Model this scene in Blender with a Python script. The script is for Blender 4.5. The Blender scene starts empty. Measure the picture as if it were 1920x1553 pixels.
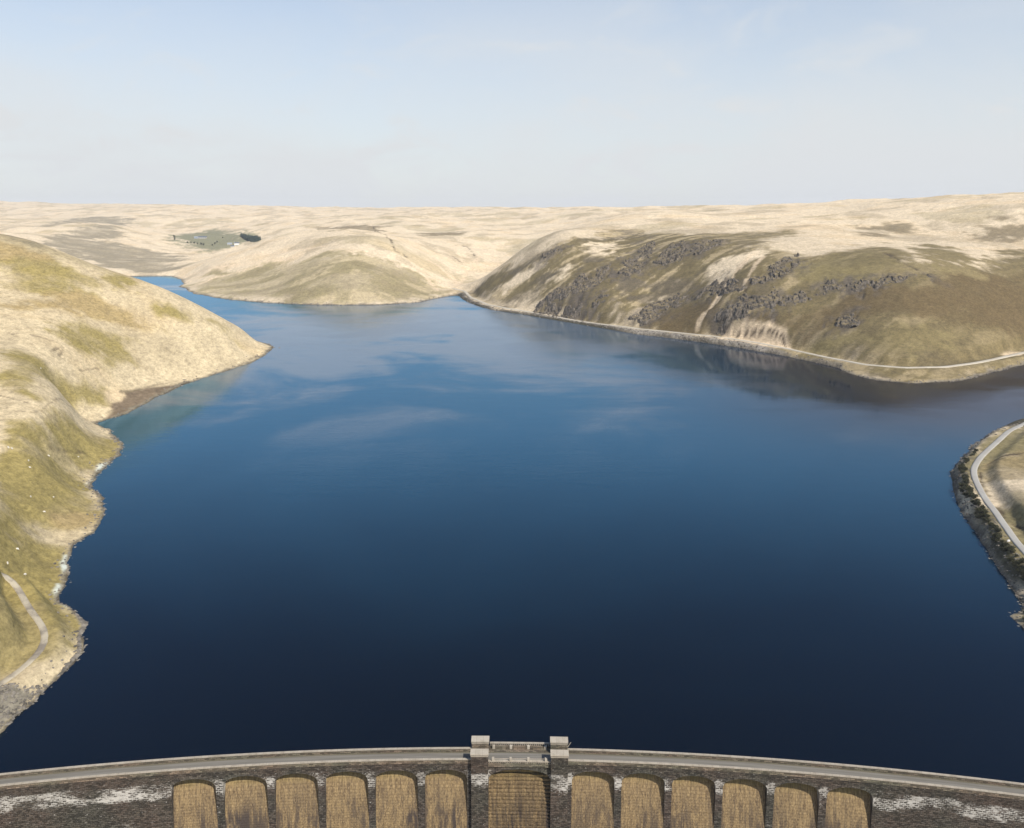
import bpy, bmesh, math, random
import numpy as np
from mathutils import Vector, Matrix, Euler
R = math.radians
scene = bpy.context.scene
COL = scene.collection
# ---------------------------------------------------------------- camera
cam_d = bpy.data.cameras.new('camera'); cam = bpy.data.objects.new('camera', cam_d); COL.objects.link(cam)
cam_d.sensor_fit = 'HORIZONTAL'; cam_d.sensor_width = 36; cam_d.lens = 1478/1920*36
cam_d.clip_start = 1; cam_d.clip_end = 60000
cam.location = (0, 0, 148); cam.rotation_euler = (R(90-14.47), 0, 0)
scene.camera = cam
# ---------------------------------------------------------------- light: one sun from the right behind the camera, Nishita sky with a thin veil of cirrus
SUN_EL, SUN_AZ = R(46), R(142)                       # azimuth clockwise from +Y
sun_d = bpy.data.lights.new('sun', 'SUN'); sun_d.energy = 4.0; sun_d.angle = R(0.5); sun_d.color = (1, .95, .87)
sun = bpy.data.objects.new('sun', sun_d); COL.objects.link(sun)
sv = Vector((math.sin(SUN_AZ)*math.cos(SUN_EL), math.cos(SUN_AZ)*math.cos(SUN_EL), math.sin(SUN_EL)))
sun.rotation_euler = sv.to_track_quat('Z', 'Y').to_euler()
scene.view_settings.view_transform = 'Standard'; scene.view_settings.look = 'None'
scene.view_settings.exposure = 0.6; scene.view_settings.gamma = 1
world = bpy.data.worlds.new('World'); scene.world = world; world.use_nodes = True

class NT:                                            # tiny node helper
    def __init__(s, tree): s.t = tree; s.n = tree.nodes; s.n.clear()
    def add(s, typ, ins=None, **kw):
        n = s.n.new(typ)
        for k, v in kw.items(): setattr(n, k, v)
        for k, v in (ins or {}).items(): s.put(n, k, v)
        return n
    def put(s, n, k, v):
        sock = n.inputs[k]
        if isinstance(v, bpy.types.NodeSocket): s.t.links.new(v, sock)
        elif isinstance(v, bpy.types.Node): s.t.links.new(v.outputs[0], sock)
        else: sock.default_value = v
    def math(s, op, a, b=0.0, clamp=False):
        n = s.n.new('ShaderNodeMath'); n.operation = op; n.use_clamp = clamp; s.put(n, 0, a); s.put(n, 1, b); return n.outputs[0]
    def mix(s, f, a, b, typ='MIX'):
        n = s.n.new('ShaderNodeMix'); n.data_type = 'RGBA'; n.blend_type = typ
        s.put(n, 0, f); s.put(n, 6, a); s.put(n, 7, b); return n.outputs[2]
    def noise(s, vec, scale, detail=4, rough=.55, dist=0.0):
        n = s.add('ShaderNodeTexNoise', {'Vector': vec, 'Scale': scale, 'Detail': detail, 'Roughness': rough, 'Distortion': dist}); return n.outputs[0]
    def ramp(s, v, a, b):
        n = s.add('ShaderNodeMapRange', {'Value': v, 'From Min': a, 'From Max': b}, interpolation_type='SMOOTHSTEP'); return n.outputs[0]
    def vmul(s, v, k):
        n = s.n.new('ShaderNodeVectorMath'); n.operation = 'MULTIPLY'; s.put(n, 0, v); s.put(n, 1, k); return n.outputs[0]
def rgb(r, g, b): return (r, g, b, 1)

w = NT(world.node_tree)
sky = w.add('ShaderNodeTexSky', sky_type='NISHITA', sun_disc=False, sun_elevation=SUN_EL, sun_rotation=SUN_AZ,
            altitude=400, air_density=1.0, dust_density=1.0, ozone_density=2.0)
tc = w.add('ShaderNodeTexCoord')
gen = tc.outputs['Generated']
dz = w.add('ShaderNodeSeparateXYZ', {0: gen}).outputs[2]
low = w.math('SUBTRACT', 1.0, w.ramp(dz, .02, .46))   # the veil thickens towards the horizon, where one looks through more of it
cirrus = w.noise(w.vmul(gen, (2.2, 2.2, 5.0)), 1.5, 5, .55, .4)
wisp = w.noise(w.vmul(gen, (5, 5, 14)), 1.7, 6, .6, .8)
veil = w.math('ADD', w.math('MULTIPLY', w.ramp(cirrus, .3, .75), .26), w.math('MULTIPLY', w.ramp(wisp, .50, .80), .30))
veil = w.math('MULTIPLY', w.math('ADD', veil, .80), low, True)
skycol = w.mix(veil, sky.outputs[0], rgb(4.85, 5.02, 5.15))
bg = w.add('ShaderNodeBackground', {'Color': skycol, 'Strength': 0.1})
w.add('ShaderNodeOutputWorld', {'Surface': bg})

# plan data in metres: x right, y away from the dam, z above the water
ARC = (-11.08, -542.26, 724.2, 13.1)
SHORE = [[-152.9,187.2],[-152.9,190.5],[-149.7,199.9],[-149.7,202.3],[-149.6,210.0],[-149.5,219.6],[-148.5,230.0],[-147.5,236.3],[-149.1,244.6],[-155.4,255.3],[-157.2,262.9],[-162.8,266.8],[-170.3,275.0],[-178.0,281.4],[-182.6,292.7],[-187.2,304.9],[-196.4,320.7],[-200.5,335.1],[-198.3,347.4],[-205.7,371.1],[-216.5,393.9],[-226.8,404.5],[-236.0,416.6],[-240.2,438.0],[-244.0,455.1],[-244.2,469.0],[-257.2,498.2],[-281.5,530.9],[-298.8,548.0],[-298.0,552.5],[-289.6,575.8],[-290.7,634.2],[-289.8,675.3],[-277.0,716.9],[-268.5,750.0],[-261.9,777.6],[-261.4,829.2],[-265.5,876.8],[-258.5,867.3],[-282.0,896.7],[-333.5,942.7],[-425.2,1046.9],[-542.6,1236.2],[-657.9,1414.5],[-754.4,1545.7],[-887.5,1843.4],[-845.0,1858.7],[-797.8,1858.7],[-734.6,1770.5],[-686.2,1664.8],[-669.5,1604.9],[-619.6,1517.3],[-583.0,1457.4],[-497.2,1367.3],[-406.4,1310.5],[-328.2,1280.0],[-223.3,1272.6],[-159.0,1310.5],[-113.9,1411.0],[-89.0,1438.5],[-71.1,1318.3],[-28.8,1216.2],[31.0,1146.2],[100.5,1057.2],[152.2,971.8],[207.6,922.0],[255.7,869.7],[286.6,819.6],[312.0,769.1],[320.2,752.7],[315.7,726.8],[326.9,695.5],[358.5,681.9],[402.5,693.2],[451.0,726.8],[511.3,774.8],[640.8,859.2],[773.2,876.8],[734.8,780.5],[519.7,628.4],[414.3,575.8],[367.8,543.6],[333.6,521.3],[298.1,489.7],[271.4,455.1],[255.8,435.1],[250.3,419.3],[237.1,397.9],[227.9,371.1],[223.3,357.3],[216.4,335.1],[212.1,320.7],[206.8,304.9],[204.2,295.1],[198.6,279.2],[194.2,272.5],[188.4,268.4],[187.9,263.6],[186.5,255.3],[168.4,211.3],[159.7,194.0],[153.6,180.9],[165.8,162.6],[151.2,166.1],[136.5,169.3],[121.7,172.2],[106.9,174.8],[92.0,177.1],[77.1,179.1],[62.1,180.7],[47.2,182.1],[32.1,183.2],[17.1,183.9],[2.1,184.3],[-13.0,184.4],[-28.0,184.2],[-43.1,183.7],[-58.1,182.9],[-73.1,181.8],[-88.1,180.3],[-103.0,178.6],[-118.0,176.5],[-132.8,174.2],[-147.6,171.5],[-162.4,168.5]]
CTRL = [[-152.9,187.2,1.0],[-149.7,199.9,1.0],[-149.6,210.0,1.0],[-148.5,230.0,1.0],[-149.1,244.6,1.0],[-157.2,262.9,1.0],[-170.3,275.0,1.0],[-182.6,292.7,1.0],[-196.4,320.7,1.0],[-198.3,347.4,1.0],[-216.5,393.9,1.0],[-236.0,416.6,1.0],[-244.0,455.1,1.0],[-257.2,498.2,1.0],[-298.8,548.0,1.0],[-289.6,575.8,1.0],[-289.8,675.3,1.0],[-268.5,750.0,1.0],[-261.4,829.2,1.0],[-258.5,867.3,1.0],[-333.5,942.7,1.0],[-542.6,1236.2,1.0],[-754.4,1545.7,1.0],[-845.0,1858.7,1.0],[-734.6,1770.5,1.0],[-669.5,1604.9,1.0],[-583.0,1457.4,1.0],[-406.4,1310.5,1.0],[-223.3,1272.6,1.0],[-113.9,1411.0,1.0],[-71.1,1318.3,1.0],[31.0,1146.2,1.0],[152.2,971.8,1.0],[255.7,869.7,1.0],[312.0,769.1,1.0],[315.7,726.8,1.0],[358.5,681.9,1.0],[451.0,726.8,1.0],[640.8,859.2,1.0],[734.8,780.5,1.0],[414.3,575.8,1.0],[333.6,521.3,1.0],[271.4,455.1,1.0],[250.3,419.3,1.0],[227.9,371.1,1.0],[216.4,335.1,1.0],[206.8,304.9,1.0],[198.6,279.2,1.0],[188.4,268.4,1.0],[186.5,255.3,1.0],[159.7,194.0,1.0],[165.8,162.6,1.0],[136.5,169.3,1.0],[106.9,174.8,1.0],[77.1,179.1,1.0],[47.2,182.1,1.0],[17.1,183.9,1.0],[-13.0,184.4,1.0],[-43.1,183.7,1.0],[-73.1,181.8,1.0],[-103.0,178.6,1.0],[-132.8,174.2,1.0],[-162.4,168.5,1.0],[0.0,228.5,-6],[0.0,304.6,-6],[-90.9,261.8,-6],[-144.9,441.0,-6],[138.6,441.0,-6],[86.9,261.8,-6],[0.0,559.7,-6],[-135.6,756.2,-6],[125.2,756.2,-6],[-254.5,1039.3,-6],[-42.4,1039.3,-6],[290.6,559.7,-6],[194.5,361.5,-6],[-173.5,361.5,-6],[-122.8,244.2,-6],[130.0,228.5,-6],[-434.5,1144.5,-6],[-471.4,743.1,122.8],[-445.5,747.3,115.9],[-422.9,766.0,102.1],[-398.0,784.9,92.2],[-376.5,806.5,82.7],[-353.5,822.2,66.7],[-317.0,837.0,42.8],[-280.9,842.4,22.0],[-264.8,843.4,11.4],[-243.2,354.7,24.2],[-294.7,440.5,39.5],[-367.2,560.4,57.3],[-418.0,646.7,78.4],[-450.1,703.3,100.3],[-252.9,419.7,34.7],[-306.0,516.1,42.9],[-356.0,608.5,57.8],[-402.4,697.2,82.3],[-305.9,584.8,33.0],[-332.4,640.9,44.2],[-367.7,716.1,61.3],[-272.1,595.8,18.3],[-290.4,640.2,26.6],[-306.4,679.1,33.4],[-331.6,741.2,48.3],[-251.6,676.8,14.9],[-280.8,761.9,24.6],[-151.5,205.8,12],[-167.1,231.1,14],[-195.3,276.7,17],[-153.9,236.3,11],[-175.0,258.7,13],[-201.3,307.5,17],[-151.8,221.8,10],[-212.8,379.4,4],[-232.2,378.0,16],[-553.7,880.4,105],[-487.3,896.1,82],[-445.7,895.2,62],[-411.7,900.3,52],[-638.9,1015.8,75],[-798.6,1269.8,15],[-562.5,1060.0,45],[-703.1,1325.0,10],[-465.8,1018.6,40],[-561.4,1227.7,6],[-385.9,965.7,18],[-484.0,636.9,135],[-553.0,578.1,150],[-254.6,308.5,60],[-159.1,192.8,22],[-176.4,242.6,26],[-294.4,270.7,70],[-726.1,955.4,110],[-1105.9,1156.3,120],[-736.1,676.9,150],[-309.2,617.7,1.2],[-299.2,654.1,1.4],[-288.6,684.4,1.4],[-273.4,707.2,1.0],[-305.7,588.4,1.0],[-321.8,631.0,3],[-304.0,665.8,3.5],[-281.4,690.6,3],[-433.4,2054.8,100.1],[-638.5,2053.0,68.4],[-702.5,1819.1,32.5],[-548.7,2078.8,88.9],[-313.1,1975.3,86.7],[-179.7,1690.5,55.6],[-726.9,1755.4,15.2],[-405.2,1519.9,45],[-321.7,1515.6,75],[-212.8,1519.9,45],[-507.6,1581.3,20],[-233.3,1337.4,22],[-363.5,1353.2,16],[-511.1,1464.7,10],[-150.5,1496.3,12],[-512.9,2446.8,85],[-721.0,2341.5,40],[-633.7,2418.3,60],[-372.8,2370.9,80],[-108.5,1496.7,3],[-121.0,1815.0,25],[-117.2,2215.6,70],[-135.8,1694.7,22],[-118.4,2997.7,93.6],[-157.3,3996.9,126.4],[-204.1,5196.0,159.5],[0.0,2000.0,27.5],[57.0,2149.2,53.6],[121.3,2296.8,76.8],[-378.5,2875.2,95.8],[-520.4,3966.0,126.6],[-727.1,5552.6,160.3],[159.7,2695.3,99.0],[206.3,3493.9,129.1],[258.9,4392.4,152.2],[-53.1,1444.0,29.2],[0.0,1420.0,61.1],[37.2,1404.5,83.1],[73.9,1398.0,103.3],[113.5,1435.5,114.1],[193.6,1547.9,118.4],[247.8,1984.6,124.6],[395.4,3175.5,143.0],[478.9,2147.2,136.4],[652.0,2928.3,152.6],[634.1,1791.1,142.3],[832.5,2357.3,163.7],[742.1,1529.5,143.1],[913.5,1890.9,173.7],[789.8,1275.2,119.5],[548.1,860.2,32.3],[601.4,956.7,70.6],[682.5,1094.7,95.3],[382.8,891.3,64.0],[430.1,1012.4,95.9],[274.1,925.3,48.5],[298.3,1017.2,79.1],[71.7,1187.8,36.1],[76.1,1267.7,62.1],[79.5,1332.6,83.8],[839.0,1362.4,148.0],[1045.1,1705.2,179.8],[153.2,1210.0,66],[178.4,1420.3,98],[138.0,1078.4,32],[0.0,1305.5,25],[0.0,1365.2,42],[234.1,1022.6,38],[250.8,1106.7,73],[274.5,1221.4,105],[296.5,1321.4,110],[351.1,1571.3,128],[219.3,951.3,20],[318.3,869.5,31],[334.6,923.4,61],[374.0,1042.5,91],[391.2,1093.8,101],[478.0,1343.5,118],[305.0,827.6,14],[380.6,753.5,26],[421.5,846.0,57],[466.6,947.5,90],[513.0,1045.5,99],[655.1,1343.5,118],[370.5,727.3,5],[336.5,766.4,8],[442.5,748.8,6],[510.8,793.0,7],[383.7,1321.4,110],[225.8,1425.8,107],[188.9,1180.5,68],[0.0,1750.0,30],[94.2,1797.5,80],[308.8,2480.9,125],[725.1,892.6,50],[851.2,1047.8,110],[1134.9,1397.1,190],[852.3,844.8,130],[1420.5,1407.9,190],[1363.3,2213.9,185],[1221.4,2519.5,180],[1167.3,3299.6,168],[913.1,4099.5,160],[1979.2,2254.5,200],[2181.1,4499.2,180],[3298.6,3757.6,190],[741.1,5954.1,165],[2668.1,7542.0,170],[213.8,304.3,10],[223.8,335.5,9],[237.8,376.4,8],[258.8,421.9,7],[303.3,472.1,6],[279.2,417.4,8.5],[245.8,363.6,10],[326.6,483.2,8],[307.6,395.2,10],[235.5,294.4,11],[342.3,386.6,13],[227.3,245.2,14],[477.3,491.1,20],[343.1,363.7,22],[240.2,254.6,18],[512.4,476.9,80],[164.9,187.9,30],[-1041.0,2058.4,22],[-1261.3,2351.5,50],[-1440.8,2538.5,75],[-1525.0,3045.3,80],[-1560.2,3581.8,45],[-1117.2,2761.3,15],[-1135.7,3067.7,40],[-1022.9,2971.8,28],[-991.9,3064.6,50],[-1277.6,3067.7,40],[-1371.5,3717.1,65],[-975.8,2221.7,12],[-919.9,1998.4,6],[-1159.1,3828.4,78.5],[-863.6,4110.3,112.7],[-1230.4,5872.5,161.0],[-1986.7,4588.4,123.2],[-2577.0,5967.3,176.4],[-2580.9,4856.9,121.8],[-3921.3,6973.1,198.8],[-4516.5,7200.8,223.2],[-3197.5,5077.0,120.6],[-1871.8,2957.4,75.3],[-1392.9,2195.4,72.8],[-1575.3,3237.0,99.6],[-1858.3,5915.0,168.6],[-3338.2,6716.1,192.7],[-991.4,3771.9,103.6],[-2073.6,2168.0,150],[-4147.2,4336.0,200],[-6220.8,6503.9,260],[-4810.4,8538.1,215],[-1846.6,8808.5,165],[0.0,9000.0,160],[-3770.3,8719.8,190],[3268.4,9238.9,170],[-1331.1,1751.6,90],[-187.4,165.3,7],[190.8,158.5,7],[-226.2,154.5,22],[-212.9,111.5,15],[229.1,146.2,22],[214.3,103.8,15]]
ROADS = {"track":[[-192.6,257.4],[-197.6,274.7],[-196.5,278.3],[-194.3,279.6],[-188.5,274.8],[-173.0,257.1],[-167.7,253.5],[-162.1,247.8],[-158.5,240.3],[-157.4,232.9],[-158.0,225.1],[-159.1,216.2],[-160.2,208.1]],"shore_road":[[-109.9,1488.4],[-86.1,1456.0],[-68.7,1360.0],[-38.3,1262.6],[0.0,1200.6],[31.4,1161.5],[74.4,1098.3],[119.7,1037.0],[160.9,986.1],[205.6,943.9],[245.8,901.6],[273.0,869.3],[296.2,832.5],[315.5,793.1],[329.7,761.7],[335.9,739.9],[365.2,717.0],[402.1,721.2],[447.6,748.5],[493.2,781.3],[537.6,813.6],[614.1,864.8],[676.5,887.3]],"lane":[[405.5,557.4],[390.9,558.5],[368.8,545.1],[335.2,511.8],[303.4,474.7],[280.6,450.9],[263.4,428.4],[252.0,405.2],[241.5,379.8],[234.6,357.7],[228.1,338.6],[223.2,324.0],[218.8,307.8],[213.7,286.5]]}
PATCH = [["green",[[-460.7,723.6],[-441.2,738.1],[-409.2,748.0],[-381.3,780.7],[-369.8,765.8],[-384.4,724.5],[-392.4,694.8],[-404.9,668.6],[-423.2,656.1]]],["sedge",[[-470.1,740.2],[-453.8,744.3],[-433.3,749.7],[-434.1,733.3],[-456.5,716.0]]],["sedge",[[-419.7,650.0],[-395.0,682.6],[-386.9,710.6],[-353.5,715.3],[-344.3,714.6],[-364.5,690.4],[-393.6,647.8],[-407.0,628.2]]],["green",[[-363.7,607.9],[-363.0,644.1],[-352.2,681.7],[-334.9,700.0],[-329.3,694.7],[-335.6,672.3],[-321.8,669.0],[-311.8,684.2],[-311.9,675.4],[-327.4,629.9],[-336.1,640.8],[-345.8,617.1]]],["green",[[-361.6,551.7],[-348.9,554.5],[-331.2,553.9],[-322.3,568.8],[-312.4,590.7],[-307.3,574.5],[-314.0,549.5],[-284.4,454.7],[-305.2,458.8]]],["green",[[-270.5,401.5],[-261.6,413.9],[-262.6,460.3],[-256.8,477.0],[-255.5,445.7],[-253.8,407.7],[-261.2,385.5]]],["green",[[-255.6,376.0],[-248.3,389.6],[-253.0,429.9],[-250.0,449.2],[-241.9,430.6],[-236.9,413.1],[-227.3,381.9],[-228.6,353.9],[-231.5,336.2]]],["green",[[-225.0,325.9],[-226.1,357.5],[-221.2,361.3],[-216.4,335.3],[-208.7,298.9]]],["green",[[-277.3,412.8],[-265.2,420.7],[-272.0,478.7],[-273.7,515.3],[-256.9,493.3],[-246.4,467.5],[-248.4,449.7],[-238.0,416.2],[-226.1,398.9],[-214.4,384.7],[-206.1,367.4],[-207.0,347.8],[-216.6,331.8],[-210.5,302.0]]],["green",[[-203.1,273.2],[-210.0,320.4],[-202.4,332.1],[-200.3,333.8],[-195.2,320.7],[-186.2,303.4],[-180.8,290.4],[-169.7,274.7],[-157.7,262.6],[-154.7,253.3],[-149.2,243.7],[-148.2,236.1],[-149.8,229.3],[-154.7,219.0],[-161.4,205.8]]],["green",[[-204.2,291.5],[-209.6,319.6],[-203.1,329.1],[-187.3,301.5],[-180.3,283.0],[-167.4,269.0],[-155.1,250.6],[-151.8,233.0],[-155.7,226.6],[-161.4,205.8],[-196.2,262.6]]],["green",[[-313.2,728.4],[-302.4,743.9],[-303.0,738.6],[-310.0,725.7]]],["green",[[-335.7,767.7],[-314.8,788.2],[-294.5,817.6],[-294.2,801.3],[-318.3,770.2],[-335.3,757.4]]],["sedge",[[-217.5,348.0],[-217.1,362.4],[-207.9,368.8],[-203.6,355.4],[-207.5,344.0],[-213.7,342.7]]],["scree",[[-161.2,210.0],[-158.9,215.7],[-152.9,218.6],[-148.8,224.4],[-148.3,216.2],[-150.0,200.3],[-152.5,194.6]]],["scree",[[-165.8,270.5],[-162.2,267.5],[-156.8,262.9],[-154.7,253.3],[-148.7,242.7],[-148.4,228.9],[-148.9,228.7],[-150.1,243.4],[-155.3,253.1],[-158.1,261.6]]],["pale",[[-246.1,446.7],[-244.9,453.7],[-234.4,419.3],[-236.7,413.7]]],["pale",[[-185.3,293.9],[-182.2,293.7],[-178.3,282.7],[-169.2,273.7],[-177.5,278.5]]],["pale",[[-198.4,321.8],[-196.8,322.9],[-186.8,304.5],[-187.6,301.3]]],["mud",[[-296.0,552.5],[-309.2,610.3],[-302.9,653.2],[-284.5,698.1],[-270.6,726.8],[-279.7,697.8],[-288.9,661.9],[-288.7,609.9],[-288.1,572.6]]],["bare",[[-311.4,592.4],[-310.5,609.8],[-307.6,605.0],[-307.2,587.4]]],["olive",[[-647.9,1570.0],[-631.6,1688.5],[-529.3,1653.9],[-419.2,1574.2],[-300.9,1510.7],[-225.4,1538.8],[-163.1,1524.1],[-126.0,1442.6],[-159.9,1317.7],[-232.7,1277.3],[-338.2,1285.6],[-462.8,1347.0],[-567.2,1429.2]]],["olive",[[-408.5,1531.9],[-308.6,1498.4],[-239.1,1495.7],[-243.6,1401.9],[-336.2,1396.3],[-456.8,1482.2],[-525.3,1569.4]]],["moss",[[-88.1,1456.8],[0.0,1401.8],[90.3,1365.8],[204.2,1475.1],[289.9,1331.0],[396.2,1365.3],[448.6,1303.0],[363.5,1144.5],[330.6,1059.5],[363.9,1054.3],[412.5,1036.2],[438.4,1032.7],[535.0,1154.9],[500.5,1019.7],[502.6,969.0],[515.5,943.0],[560.1,965.8],[616.8,1043.1],[707.0,1104.2],[804.4,1063.9],[683.7,878.7],[483.6,726.8],[425.9,684.1],[382.1,656.2],[340.7,646.0],[312.1,662.5],[301.4,697.8],[305.7,752.7],[263.6,877.3],[161.1,987.9],[31.6,1166.8],[-53.4,1320.8]]],["straw",[[142.1,1021.6],[169.5,1046.3],[202.7,1077.7],[218.6,1079.7],[209.5,1055.4],[181.8,1000.6]]],["straw",[[121.2,1305.1],[173.7,1382.4],[188.5,1390.7],[156.7,1313.1],[122.9,1276.2]]],["straw",[[271.4,1071.4],[305.3,1068.9],[332.4,1077.7],[303.7,1037.2],[276.1,1006.8],[248.7,1000.1],[258.2,1027.7]]],["straw",[[21.1,1259.1],[84.0,1259.8],[95.1,1240.1],[40.9,1217.1]]],["straw",[[-35.7,1329.3],[35.4,1326.8],[45.5,1314.5],[-8.7,1301.5]]],["brown",[[249.3,918.5],[296.1,893.7],[355.1,878.1],[435.9,879.3],[518.3,923.4],[635.5,986.4],[733.1,961.5],[693.5,897.4],[554.7,843.6],[458.0,801.6],[379.6,811.6],[337.8,828.0],[302.1,853.0],[296.5,869.1],[258.1,904.9]]],["turf",[[340.6,982.5],[402.2,1009.0],[464.1,970.2],[500.4,938.4],[447.8,906.0],[390.4,911.8],[335.9,927.7]]],["turf",[[317.3,814.4],[351.1,805.8],[411.7,798.4],[455.7,796.9],[430.8,757.9],[379.2,726.0],[342.5,756.1]]],["brown",[[164.5,1011.3],[196.5,1040.5],[245.2,984.1],[252.7,935.2],[238.0,920.8],[191.1,969.5]]],["bare",[[505.4,795.0],[519.6,807.8],[533.0,812.7],[516.5,797.3]]],["scree",[[31.2,1151.0],[160.0,980.2],[253.8,885.2],[284.6,830.7],[284.4,816.4],[249.8,869.7],[157.8,965.6],[30.9,1140.2]]],["pasture",[[-1307.7,3121.6],[-1467.9,3617.8],[-1404.6,3806.0],[-1153.7,3431.1],[-944.0,2987.5],[-996.2,2920.2],[-1054.4,2838.7],[-1194.8,2966.7]]],["fell",[[-1349.2,2333.2],[-1556.5,2846.1],[-1565.6,3170.8],[-1426.1,2920.1],[-1353.0,2589.9],[-1241.6,2676.5],[-995.5,2378.4],[-806.7,1967.8],[-884.9,1920.2],[-999.2,1972.4],[-1149.6,2110.9],[-460.3,773.0]]],["fell",[[-1712.9,2956.7],[-2369.1,4346.3],[-2139.6,4466.6],[-2010.3,4279.8],[-1732.8,3293.9]]],["heather",[[-727.6,3068.3],[-546.3,2964.8],[-393.2,2715.4],[-428.6,2500.0],[-422.8,1886.2]]],["heather",[[-293.8,2620.0],[-132.1,2503.9],[-169.8,2337.6],[-252.9,2252.3]]],["heather",[[596.3,1439.8],[649.2,1453.6],[628.9,1416.7],[591.6,1405.2]]],["heather",[[593.0,1353.4],[660.5,1375.0],[637.9,1325.7],[590.2,1316.6]]],["heather",[[797.3,1365.1],[828.5,1343.9],[814.3,1304.1],[792.0,1339.6]]],["heather",[[749.4,1308.4],[808.7,1272.9],[775.2,1216.2],[727.9,1238.0]]],["heather",[[723.6,1260.3],[747.9,1259.6],[749.3,1205.8],[716.8,1218.0]]],["heather",[[557.7,1322.1],[597.9,1239.7],[552.6,1249.3]]],["moss",[[526.6,1073.8],[622.3,1206.5],[600.2,1077.2],[582.7,995.0],[532.3,950.6],[503.3,957.4]]],["field",[[296.4,482.2],[307.7,483.8],[349.3,515.9],[433.7,543.1],[339.9,419.0],[308.0,451.2],[288.3,442.3],[277.6,439.7]]],["dry",[[272.4,435.8],[284.2,440.6],[304.3,445.5],[339.9,419.0],[278.0,337.8],[267.6,387.9],[256.8,392.6],[248.1,391.6],[259.9,416.2]]],["field",[[243.6,381.2],[252.8,383.7],[264.6,383.3],[267.6,324.0],[195.9,227.7],[218.0,296.5],[223.9,318.0],[234.3,348.4]]],["field",[[186.3,270.8],[192.9,275.0],[199.7,277.9],[190.2,244.7],[169.9,213.6],[184.6,255.3]]],["dark",[[257.5,433.0],[285.9,464.2],[262.4,431.3],[251.1,408.5],[237.4,374.7],[225.2,336.6],[214.2,302.0],[201.8,259.5],[190.2,244.7],[189.3,261.5],[203.3,292.0],[215.8,332.0],[232.9,385.1]]],["rock",[[46.3,1185.2],[79.5,1185.2],[112.5,1202.7],[144.4,1217.7],[142.1,1168.1],[103.4,1140.5],[70.0,1154.8]]],["rock",[[154.3,1153.2],[179.1,1224.6],[205.3,1264.1],[227.9,1300.0],[203.4,1199.3],[176.1,1145.1]]],["rock",[[212.0,1170.8],[242.3,1227.4],[262.1,1218.8],[237.8,1145.3],[221.8,1156.6]]],["rock",[[258.6,1174.5],[276.2,1192.2],[304.0,1194.1],[299.1,1158.0],[265.8,1144.0]]],["rock",[[156.8,1024.6],[190.3,1045.1],[228.0,1043.6],[227.5,1023.7],[206.8,1013.8],[166.9,1004.3]]],["rock",[[296.4,957.8],[316.9,979.4],[366.2,1030.4],[358.0,995.8],[335.2,965.3],[299.9,952.5]]],["rock",[[243.7,935.2],[266.2,940.9],[277.3,936.8],[296.4,917.2],[314.4,933.5],[312.3,909.6],[296.7,896.0],[270.0,906.4]]],["rock",[[305.1,900.8],[317.1,905.3],[344.4,916.4],[368.0,915.6],[368.7,900.7],[344.0,897.0],[313.1,891.4]]],["rock",[[369.5,903.1],[407.7,895.9],[458.5,902.9],[472.0,902.8],[406.3,878.2],[367.6,889.4]]],["rock",[[341.1,837.4],[357.9,838.8],[365.3,826.8],[356.4,820.1],[343.1,827.9]]],["rock",[[31.7,1171.5],[39.8,1178.3],[93.0,1100.6],[94.1,1085.6],[60.7,1120.7]]],["rock",[[94.2,1118.6],[125.9,1100.6],[138.7,1084.3],[110.6,1092.2],[96.9,1104.4]]],["rock",[[244.9,925.9],[256.2,918.4],[257.0,910.8],[246.4,918.5]]],["rock",[[234.6,1010.1],[260.3,1022.3],[262.3,1003.2],[245.2,984.1]]],["rock",[[53.6,1343.9],[75.5,1339.5],[78.8,1319.3],[59.7,1319.9]]],["rock",[[256.5,1005.9],[283.2,984.3],[295.3,958.7],[270.1,956.9],[254.6,983.9]]],["bare",[[240.9,900.6],[247.8,911.0],[258.2,905.4],[270.5,895.2],[286.9,880.0],[298.0,862.0],[295.3,836.9],[280.2,853.7],[263.8,878.2]]]]
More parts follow.
